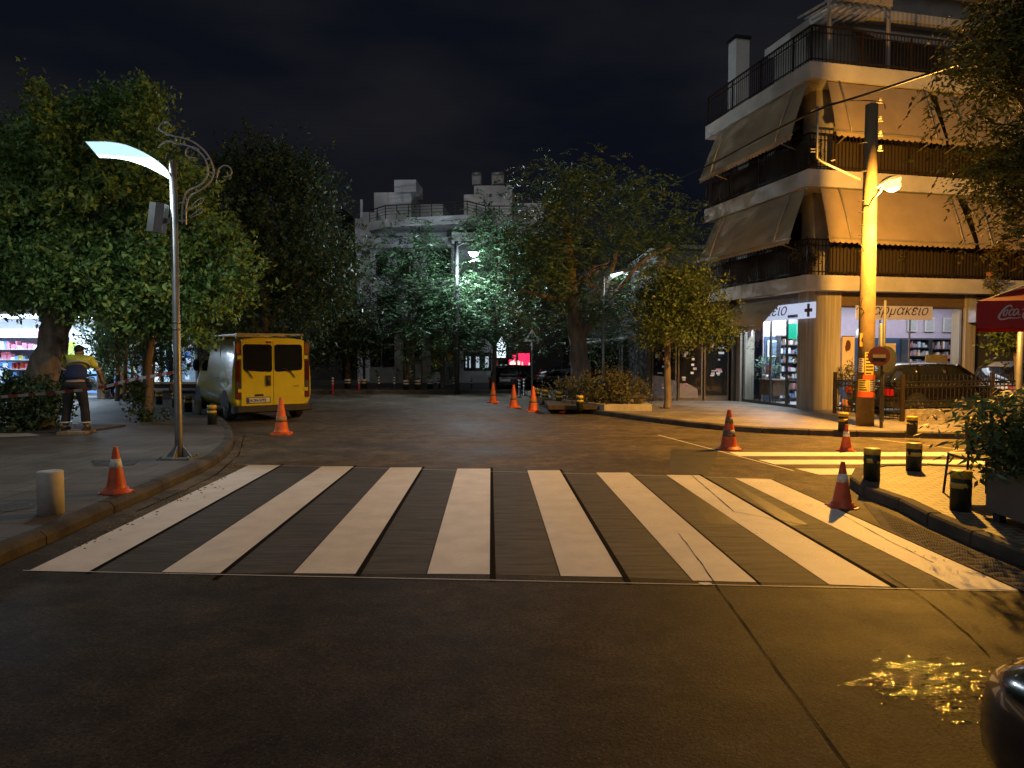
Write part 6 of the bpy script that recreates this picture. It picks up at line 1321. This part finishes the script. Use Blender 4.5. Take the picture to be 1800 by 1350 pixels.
m = MB(); m.tube([(CW / 2, CW / 2, 0), (CW / 2, CW / 2, cz1 + .5)], .03, 10); m.build('pole', m_steel, ca); m = MB(); m.lathe([(.3, PH), (.3, PH + .06), (.05, PH + .1)], 16, (CW / 2, CW / 2, 0)); m.build('base', m_conc, ca)
m = MB()
for c_ in cs: m.bar(ap + Vector((0, 0, -.03)), c_ + Vector((0, 0, -.03)), .02)
m.build('rib', m_steel, ca)
sc_ = 9.45 / 1250 / 8.43
def script(strokes):
    m = MB()
    for q, w in strokes:
        L_ = smooth_line([Vector(((x - 290) * sc_, -.006, cz0 + (812 - y) * sc_)) for x, y in q], 3)
        n = len(L_)
        for i in range(n - 1):
            u = i / n; ww = w * sc_ * (.45 + .55 * math.sin(math.pi * min(1, u * 1.05 + .05))); u1 = (i + 1) / n; w1 = w * sc_ * (.45 + .55 * math.sin(math.pi * min(1, u1 * 1.05 + .05)))
            d = (L_[i + 1] - L_[i]).normalized(); 
            if i == 0: pn = Vector((-d.z, 0, d.x))
            nn_ = Vector((-d.z, 0, d.x)); a, b = L_[i], L_[i + 1]
            m.add([a - pn * ww / 2, b - nn_ * w1 / 2, b + nn_ * w1 / 2, a + pn * ww / 2], [(0, 1, 2, 3)], False); pn = nn_
    return m
base_ = [([(722, 520), (715, 488), (680, 485), (630, 530), (585, 600), (560, 650), (585, 690), (640, 685), (700, 662), (760, 678), (830, 662)], 26), ([(668, 545), (640, 560), (618, 610), (628, 640), (655, 620), (672, 570), (668, 548), (700, 560)], 18), ([(745, 560), (735, 535), (705, 560), (685, 610), (695, 638), (735, 610)], 19), ([(800, 548), (775, 535), (748, 570), (735, 615), (750, 638), (785, 600), (812, 540), (795, 600), (800, 636), (830, 610)], 18), ([(845, 560), (862, 538), (880, 530)], 12)]
C2 = [([(1015, 520), (1005, 488), (965, 485), (915, 530), (872, 600), (852, 650), (880, 690), (930, 685), (985, 650)], 28), ([(975, 570), (955, 572), (930, 620), (938, 660), (970, 650), (990, 600), (978, 570)], 18), ([(1080, 470), (1055, 560), (1035, 630), (1050, 650), (1080, 610)], 18), ([(1130, 560), (1105, 560), (1085, 615), (1100, 645), (1130, 605), (1150, 560), (1140, 640), (1170, 620)], 18)]
script(base_ + C2).build('script_lettering', M('lettering_white', (.5, .42, .42), .6, var=.05), ca, fix=False)

# ================================================================ PLANTER, CHAIRS
pz = PH - .01
pl_ = thing('planter_box', 'dark grey rectangular planter on castors at the right edge of the island', 'planter', (4.40, 5.02, pz), R(-3))
m_plc = M('planter_grey', (.075, .075, .075), .6, var=.2, scale=4)
m = MB(); H_ = .40
m.prism([(0, .04), (.04, 0), (.5, 0), (.54, .04), (.54, 1.66), (.5, 1.7), (.04, 1.7), (0, 1.66)], .10, .10 + H_); m.build('box', m_plc, pl_); m = MB(); m.box(-.012, .552, -.012, 1.712, .10 + H_ - .03, .10 + H_ + .006); m.build('rim', m_plc, pl_)
m = MB(); m.box(.03, .51, .03, 1.67, .10 + H_ + .001, .10 + H_ + .012); m.build('soil', m_soil, pl_)
for x in (.08, .46):
    for y in (.12, 1.58): m = MB(); m.box(x - .03, x + .03, y - .05, y + .05, 0.0, .11); m.build('castor', m_rub, pl_)
def chair(loc, rz, label):
    t = thing('cafe_chair', label, 'chair', loc, rz, 'dark cafe chairs behind the planter')
    m = MB(); m.box(-.21, .21, -.21, .21, .43, .46); m.build('seat', m_black, t); m = MB(); m.grid(lambda i, j: ((i / 6 - .5) * .46, .20 + .05 * j / 3 + .03 * math.sin(math.pi * i / 6), .50 + .33 * j / 3), 7, 4); m.build('backrest', m_black, t, fix=False)
    for sx in (-.2, .2):
        for sy in (-.2, .2): m = MB(); m.tube([(sx * 1.15, sy * 1.15, 0), (sx, sy, .45)] + ([(sx * 1.1, sy * 1.25, .84)] if sy > 0 else []), .014, 6); m.build('leg', m_black, t)
    return t
chair((5.10, 7.75, pz), R(175), 'dark cafe chair whose leaning leg shows left of the planter leaves'); chair((5.85, 7.9, pz), R(170), 'dark cafe chair behind the planter at the very edge, right of the other')
# bush bed kerb
bb = G(1060, 723, PH); 
m = MB(); x0, x1, y0 = G(1062, 722, PH).x, G(1146, 722, PH).x, G(1060, 722, PH).y
m.prism([(x0, y0), (x1, y0), (x1, y0 + .2), (x0 + .1, y0 + .2)], PH, PH + .17); m.prism([(x0, y0), (x0 + .12, y0 + .02), (G(930, 700).x + .3, y0 + 3.4), (G(930, 700).x + .1, y0 + 3.4)], PH, PH + .17); m.prism([(x1 - .2, y0 + .2), (x1, y0 + .2), (x1, y0 + 3.4), (x1 - .2, y0 + 3.4)], PH, PH + .17)
bed = m.build('planter_wall', M('bed_concrete', (.36, .32, .24), .8, var=.25, scale=3, bump=.4), None); tag(bed, 'low concrete wall around the bush bed below the distant lamp', 'planter wall')
t = thing('stone_bench', 'short concrete bench block at the end of the bush bed', 'bench', (x1 - .1, y0 + .8, PH)); m = MB(); m.box(-.45, .1, 0, .4, .30, .37); m.build('seat', m_kerb, t); m = MB(); m.box(-.4, -.25, .05, .35, 0, .299); m.build('leg', m_conc, t); m = MB(); m.box(-.1, .05, .05, .35, 0, .299); m.build('leg', m_kerb, t)
# ================================================================ TREES
LF = {'carob': leafmat('leaf_carob', (.14, .24, .07), .7), 'dark': leafmat('leaf_dark', (.045, .075, .03)), 'pinn': leafmat('leaf_pinnate', (.055, .095, .035), .6, .06), 'orange': leafmat('leaf_citrus', (.07, .10, .03)), 'bush': leafmat('leaf_bush', (.09, .085, .035), .6), 'fine': leafmat('leaf_fine', (.07, .13, .06)), 'over': leafmat('leaf_over', (.075, .085, .028), .6, .08)}
def tree(name, label, base, trunks, blobs, n, L, W, mat, seed, cat='tree', group=None, frond=False, bark=None, **kw):
    t = thing(name, label, cat, base, 0, group); b = Vector(base); m = MB()
    for q, rs in trunks:
        L_ = smooth_line([Vector(p) - b for p in q], 2); k = len(L_); rr_ = [rs[0] + (rs[-1] - rs[0]) * i / (k - 1) for i in range(k)]; rnd = random.Random(seed)
        m.tube([p + Vector((rnd.uniform(-1, 1), rnd.uniform(-1, 1), 0)) * rr_[i] * .12 for i, p in enumerate(L_)], rr_, 10)
    m.build('trunk', bark or m_bark, t)
    foliage('crown', [(x - b.x, y - b.y, z - b.z, rx, ry, rz) for x, y, z, rx, ry, rz in blobs], n, L, W, mat, t, seed, frond=frond, **kw)
    return t
def P3(*a): return tuple(P(*a))
LF['over'].node_tree.nodes['Principled BSDF'].inputs['Specular IOR Level'].default_value = .1; LF['over'].node_tree.nodes['Principled BSDF'].inputs['Roughness'].default_value = .8
# big leaning tree on the left
bt = P(62, 752, 15.0); bt.z = PH
bl = [blob(200, 370, 15.2, 150, 1.05), blob(60, 400, 15.5, 120, 1.1), blob(335, 440, 15.0, 70, 1.0), blob(120, 250, 15.2, 80, .8), blob(232, 235, 15, 48, 1.0), blob(-40, 330, 15.5, 110, 1.0), blob(20, 488, 15.2, 85, .6), blob(150, 485, 14.6, 100, .6), blob(270, 510, 15, 90, .8), blob(385, 480, 15.2, 58, 1.2), blob(405, 440, 15.6, 34, 1.1), blob(265, 185, 15, 26, 1.6), blob(190, 200, 15, 30, 1.1), blob(60, 260, 15.6, 60, .8), blob(340, 560, 15.2, 60, .5), blob(-100, 460, 15.4, 100, .7)]
tree('leaning_tree', 'large dense broadleaf tree with a thick leaning trunk filling the left side', bt, [([bt, P3(75, 660, 15), P3(95, 590, 15), P3(120, 520, 15), P3(150, 430, 15)], (.36, .20)), ([P3(100, 580, 15), P3(150, 520, 15), P3(240, 440, 15)], (.18, .07)), ([P3(95, 590, 15.0), P3(60, 500, 15.2), P3(10, 420, 15.4)], (.16, .06)), ([P3(150, 430, 15), P3(190, 330, 15), P3(230, 230, 15)], (.14, .03)), ([P3(130, 510, 15), P3(260, 490, 15), P3(360, 460, 15.1)], (.12, .03))],
     bl, 125000, .115, .055, LF['carob'], 11, cl=.17, shell=.6, per=110)
# thin ivy covered trunk
bi = G(256, 740, PH)
tree('ivy_trunk_tree', 'thin tree with an ivy wrapped trunk between the worker and the lamp pole', bi, [([bi, P3(262, 680, 16.4), P3(258, 640, 16.4), P3(268, 590, 16.3), P3(272, 540, 16.2)], (.13, .07))], [blob(246, 715, 16.3, 15, 1.8), blob(242, 680, 16.3, 13, 1.6), blob(270, 735, 16.2, 22, .35), blob(275, 560, 16.2, 60, .5)], 6000, .08, .04, LF['dark'], 12, cl=.08)
# dark trees behind the van
bd = P(470, 690, 25); bd.z = PH
tree('dark_tree', 'tall dark tree standing behind the yellow van', bd, [([bd, P3(470, 620, 25), P3(465, 520, 25), P3(480, 400, 25)], (.22, .08)), ([P3(468, 600, 25), P3(430, 540, 25), P3(410, 470, 25)], (.12, .04)), ([P3(468, 580, 25), P3(520, 500, 25), P3(550, 420, 25)], (.12, .04))],
     [blob(470, 380, 25, 90, 1.1), blob(400, 330, 25, 55, 1.0), blob(540, 340, 25, 60, 1.1), blob(450, 300, 25, 50, .8), blob(510, 300, 25, 40, .9), blob(570, 440, 25, 60, 1.0), blob(500, 480, 25, 90, .8), blob(590, 510, 25, 40, 1.0), blob(420, 450, 25, 80, 1.0), blob(480, 560, 25.5, 110, .4)], 42000, .15, .07, LF['dark'], 13, cl=.35)
bd2 = P(385, 695, 28); bd2.z = PH
tree('forked_tree', 'forked thin dark tree between the lamp pole and the yellow van', bd2, [([bd2, P3(375, 650, 28), P3(352, 600, 28), P3(340, 550, 28)], (.16, .08)), ([P3(378, 660, 28), P3(392, 610, 28), P3(400, 560, 28)], (.12, .06))], [blob(350, 500, 28, 70, .9), blob(400, 560, 28, 60, .5), blob(330, 420, 28, 60, 1)], 11000, .16, .07, LF['dark'], 14, cl=.35)
# trees in the side street lit by the kiosk
for i, (px, Y, lab) in enumerate(((205, 23, 'slim tree lit blue green right of the kiosk'), (255, 26, 'slim tree behind the ivy trunk in the lit side street'), (300, 29, 'slim dark tree at the end of the lit side street'))):
    b = P(px, 690, Y); b.z = PH
    tree('street_tree', lab, b, [([b, P3(px + 3, 650, Y), P3(px - 2, 600, Y), P3(px, 560, Y)], (.08, .04)), ([b + Vector((.25, 0, 0)), P3(px + 16, 640, Y), P3(px + 18, 580, Y)], (.06, .03))], [blob(px, 590, Y, 45, .8), blob(px - 5, 630, Y, 30, .9), blob(px + 25, 560, Y, 40, .6)], 6000, .14, .05, LF['fine'], 20 + i, cl=.25)
# feathery trees around the far white lamp
for i, (px, Y, lab, bl_, n) in enumerate((
    (716, 31, 'feathery dark tree in front of the old double door', [blob(720, 455, 31, 70, .8), blob(690, 510, 31, 55, .8), blob(745, 520, 31, 60, .7), blob(660, 570, 31, 45, .6), blob(700, 570, 31, 50, .35)], 15000),
    (778, 30.5, 'feathery tree lit bright green beside the far lamp pole', [blob(790, 530, 29.6, 45, 1.0), blob(820, 505, 29.2, 26, .9), blob(770, 590, 30, 60, .45), blob(835, 560, 29.5, 45, .6), blob(845, 470, 30.5, 20, .8)], 13000),
    (868, 30, 'dark feathery tree right of the far lamp with a thin straight trunk', [blob(880, 420, 31, 45, 1.1), blob(862, 550, 29.5, 50, .8), blob(845, 590, 30, 40, .3), blob(900, 500, 31, 40, 1)], 13000))):
    b = P(px, 690, Y); b.z = PH
    c = bl_[0]
    tree('feathery_tree', lab, b, [([b, P3(px, 640, Y), P3(px + 3, 580, Y), (c[0], c[1], c[2])], (.11, .04)), ([P3(px + 1, 610, Y), P3(px - 30, 560, Y), P3(px - 50, 520, Y)], (.06, .02)), ([P3(px + 1, 600, Y), P3(px + 20, 550, Y), P3(px + 30, 500, Y)], (.06, .02))], bl_, n, .15, .055, LF['fine'], 30 + i, frond=True, cl=.5, group='feathery trees along the far kerb', per=42)
b = P(610, 690, 32); b.z = PH
tree('dark_tree', 'dark tree left of the far white house, beside the tiny far lamp', b, [([b, P3(612, 640, 32), P3(605, 580, 32)], (.14, .06))], [blob(600, 560, 32, 50, .7), blob(640, 600, 31.5, 35, .7), blob(590, 610, 32, 60, .5), blob(585, 480, 33, 35, 1)], 11000, .18, .07, LF['dark'], 35, cl=.4)
# big open tree centre right
bc = P(1022, 690, 23.5); bc.z = PH; Yc = 23.5
tree('spreading_tree', 'big spreading tree with long bare limbs right of the road end', bc, [([bc, P3(1020, 650, Yc), P3(1014, 590, Yc), P3(1006, 520, Yc), P3(1000, 440, Yc), P3(995, 370, Yc)], (.42, .08)), ([P3(1016, 600, Yc), P3(1035, 570, Yc), P3(1050, 540, Yc), P3(1075, 480, Yc), P3(1085, 440, Yc)], (.18, .04)), ([P3(1050, 545, Yc), P3(1090, 505, Yc - .5), P3(1130, 455, Yc - 1), P3(1180, 435, Yc - 1)], (.09, .03)),
      ([P3(1008, 530, Yc), P3(975, 525, Yc), P3(930, 515, Yc - .5), P3(915, 508, Yc - .5)], (.10, .04)), ([P3(1004, 510, Yc), P3(985, 505, Yc), P3(962, 490, Yc)], (.08, .03)), ([P3(1020, 600, Yc), P3(1075, 530, Yc), P3(1130, 534, Yc)], (.05, .02)), ([P3(998, 420, Yc), P3(985, 390, Yc), P3(965, 372, Yc)], (.07, .02))],
     [blob(990, 400, Yc, 70, 1.0), blob(955, 440, Yc, 50, 1.1), blob(1020, 330, Yc, 50, .8), blob(950, 320, Yc, 45, .6), blob(1050, 310, Yc, 35, .7), blob(990, 480, Yc - .8, 55, .9), blob(1075, 430, Yc, 45, .8), blob(1130, 370, Yc + 1, 55, 1.0), blob(1110, 330, Yc + 1, 40, .8), blob(1190, 400, Yc + .5, 50, .5), blob(1150, 450, Yc, 60, .5), blob(945, 520, Yc + .5, 55, .8), blob(1040, 530, Yc, 50, .6), blob(1100, 545, Yc, 60, .5), blob(925, 430, Yc + 1, 45, 1), blob(975, 570, Yc + 1.5, 45, .5), blob(1060, 590, Yc + 2, 55, .5)],
     36000, .13, .045, LF['pinn'], 41, frond=True, cl=.35, per=84, droop=.25)
# round citrus tree before the dark shop
bo = G(1173, 718, PH)
Yo = bo.y
tree('citrus_tree', 'small round citrus tree with a straight trunk before the dark shop', bo, [([bo, P3(1174, 670, Yo), P3(1172, 620, Yo), P3(1176, 570, Yo)], (.11, .07)), ([P3(1173, 610, Yo), P3(1150, 580, Yo), P3(1130, 550, Yo)], (.06, .02)), ([P3(1174, 605, Yo), P3(1210, 570, Yo), P3(1230, 545, Yo)], (.06, .02))],
     [blob(1200, 540, Yo, 62, .85), blob(1245, 560, Yo - .2, 45, .85), blob(1150, 560, Yo, 45, .9), blob(1210, 500, Yo, 45, .7), blob(1160, 510, Yo + .3, 40, .9), blob(1265, 590, Yo - .2, 26, .7), blob(1190, 590, Yo, 60, .35)], 26000, .085, .04, LF['orange'], 42, cl=.16)
# overhanging tree at the far right
br = Vector((9.6, 10.6, PH - .01)); Yr = 9.6
tree('overhanging_tree', 'leafy tree reaching into the view high on the right above the awnings', br, [([br, br + Vector((0, 0, 2.5)), P3(1880, 300, Yr + .5), P3(1800, 200, Yr)], (.2, .06)), ([P3(1870, 320, Yr + .4), P3(1790, 300, Yr), P3(1720, 290, Yr)], (.06, .015)), ([P3(1840, 240, Yr), P3(1760, 120, Yr), P3(1700, 60, Yr)], (.06, .015)), ([P3(1880, 380, Yr + .4), P3(1820, 380, Yr), P3(1760, 340, Yr)], (.05, .015))],
     [blob(1785, 45, Yr, 62, .7), blob(1740, 105, Yr, 55, .4), blob(1830, 120, Yr, 80, .45), blob(1700, 135, Yr - .2, 45, .3), blob(1740, 240, Yr, 50, .5), blob(1700, 215, Yr, 26, .5), blob(1810, 280, Yr, 70, .7), blob(1740, 300, Yr, 40, .35), blob(1790, 340, Yr, 50, .5), blob(1820, 400, Yr, 50, .6), blob(1840, 20, Yr, 100, .7)], 24000, .085, .030, LF['over'], 43, cl=.13, frond=True, per=42, droop=.45)
tree('street_tree', 'small leafy tree under the red canopy edge, in front of the dark recess', P(1790, 700, 18).xy.to_3d() + Vector((0, 0, PH)), [([P(1790, 700, 18).xy.to_3d(), P3(1788, 640, 18), P3(1780, 600, 18)], (.07, .04))], [blob(1770, 590, 18, 22, .7), blob(1790, 600, 18, 26, .8)], 2500, .11, .05, LF['orange'], 44, cl=.12)
# bushes
def bush(name, label, base, blobs, n, L, W, mat, seed, **kw):
    t = thing(name, label, 'bush', base); b = Vector(base); m = MB(); rnd = random.Random(seed)
    for k in range(14):
        q = blobs[rnd.randrange(len(blobs))]; p = Vector((q[0] + rnd.uniform(-.5, .5) * q[3], q[1] + rnd.uniform(-.4, .4) * q[4], q[2] + rnd.uniform(-.2, .7) * q[5])); s = Vector((p.x * .7 + q[0] * .3, p.y * .7 + q[1] * .3, b.z)); m.tube([s - b, s.lerp(p, .5) - b + Vector((rnd.uniform(-.05, .05), 0, 0)), p - b], [.012, .009, .004], 5)
    m.build('stem', m_bark, t); foliage('leaves', [(x - b.x, y - b.y, z - b.z, rx, ry, rz) for x, y, z, rx, ry, rz in blobs], n, L, W, mat, t, seed, **kw); return t
bush('bush', 'dark leafy bush around the foot of the leaning tree, before the worker', G(60, 758, PH), [blob(20, 715, 14.2, 50, .8), blob(70, 720, 14.2, 40, .8), blob(-30, 700, 14.4, 60, .8), blob(100, 725, 14.3, 22, 1.2), blob(60, 690, 14.5, 40, .4)], 9000, .09, .045, LF['dark'], 51, cl=.12)
m = MB(); c_ = G(60, 760, PH); m.prism([(c_.x - 2.6, c_.y - .1), (c_.x + 1.0, c_.y - .2), (c_.x + 1.15, c_.y + 1.2), (c_.x - 2.6, c_.y + 1.6)], PH, PH + .03); struct(m.build('tree_pit', m_soil))
bb_ = G(1090, 714, PH)
bush('bush', 'large dry looking bush spilling over the low concrete bed wall', bb_, [blob(1095, 690, 20.2, 40, .75), blob(1060, 688, 20.6, 40, .9), blob(1040, 700, 20.3, 34, .6), blob(1020, 695, 21.5, 40, .7), blob(1120, 700, 20.4, 22, .8), blob(975, 695, 22, 28, .7), blob(1075, 672, 20.9, 30, .5)], 15000, .085, .03, LF['bush'], 52, cl=.13)
m = MB(); m.box(x0 - 1.5, x1 - .2, y0 + .2, y0 + 3.2, PH + .02, PH + .12); struct(m.build('soil_bed', m_soil))
bush('planter_plants', 'dense glossy plants growing in the grey planter at the right edge', (4.67, 5.8, pz + .5), [(4.67, 6.5, .80, .30, .28, .26), (4.72, 6.0, .82, .32, .35, .28), (4.72, 5.5, .80, .3, .3, .26), (4.78, 6.3, .98, .2, .2, .14)], 6000, .075, .035, LF['dark'], 53, cl=.09)
# tall fan leafed plant
t = thing('young_papaya_plant', 'tall young plant with a forked stem and drooping fan of leaves above the planter', 'plant', (4.52, 6.62, pz + .5)); b = t.location
Yp = 6.62
m = MB(); m.tube(smooth_line([Vector((0, 0, -.02)), P(1744, 760, Yp) - b, P(1741, 725, Yp) - b], 1), [.012] * 4 if False else .011, 6); hub = P(1741, 712, Yp) - b
rnd = random.Random(5); ends = []
for k in range(11):
    a = rnd.uniform(0, 6.28); Lr = rnd.uniform(.14, .27); e = hub + Vector((math.cos(a) * Lr, math.sin(a) * Lr * .8, rnd.uniform(-.04, .09))); ends.append(e); m.tube([P(1741, 727, Yp) - b, hub.lerp(e, .5) + Vector((0, 0, .03)), e], [.006, .005, .003], 5)
m.build('stem', M('green_stem', (.12, .14, .05), .6), t)
foliage('leaves', [(e.x, e.y, e.z - .01, .075, .075, .022) for e in ends] + [(hub.x, hub.y, hub.z, .12, .1, .03)], 700, .10, .022, LF['fine'], t, 54, frond=True, cl=.03, per=28, droop=.5)
if HAZE:
    hm = bpy.data.materials.new('haze'); hm.use_nodes = True; nt = hm.node_tree; nt.nodes.clear(); o = nt.nodes.new('ShaderNodeOutputMaterial'); v = nt.nodes.new('ShaderNodeVolumePrincipled')
    v.inputs['Color'].default_value = (.9, .9, .9, 1); v.inputs['Density'].default_value = HAZE; v.inputs['Anisotropy'].default_value = .6; nt.links.new(v.outputs[0], o.inputs['Volume'])
    m = MB(); m.box(-155, 155, -25, 225, -1.5, 16); tag(m.build('haze', hm), kind='stuff')
# balcony plants
for i, (lx, ly, z, lab, r) in enumerate(((.35, .45, Z1t, 'plants crowding the corner of the first floor balcony', .28), (1.6, .35, Z1t, 'spiky pot plant on the first floor balcony left of the concrete pole', .22), (3.1, .35, Z1t, 'spiky pot plant on the first floor balcony right of the concrete pole', .22), (6.0, .1, Z1t, 'trailing plant hanging over the first floor slab edge near the red canopy', .25), (.5, .6, Z2t, 'plants at the corner of the second floor balcony', .2))):
    p = AL(lx, ly, z); potplant('balcony_plant', p, lab, .12, .22, r, .65, 900, .09, LF['bush'], 60 + i, M('clay_pot', (.3, .13, .07), .8))
p = AL(6.0, -.06, Z1t); q = bpy.data.objects
t = thing('trailing_plant', 'loose trailing plant falling down the front of the first floor slab', 'plant', p); m = MB(); m.tube([(0, .1, .1), (0, -.02, .0), (.03, -.05, -.5)], .01, 5); m.build('stem', m_bark, t); foliage('leaves', [(.0, -.05, -.1, .24, .08, .18), (.05, -.06, -.45, .2, .08, .25)], 500, .08, .04, LF['bush'], t, 66, cl=.06)
# courtyard plants near the gate
for i, (px, Y, lab) in enumerate(((1490, 19.2, 'leggy plant behind the iron gate under the tall poster'),)):
    p = P(px, 700, Y); p.z = PH; potplant('potted_plant', p, lab, .16, .3, .3, .8, 700, .09, LF['bush'], 70, M('clay_pot', (.3, .13, .07), .8))
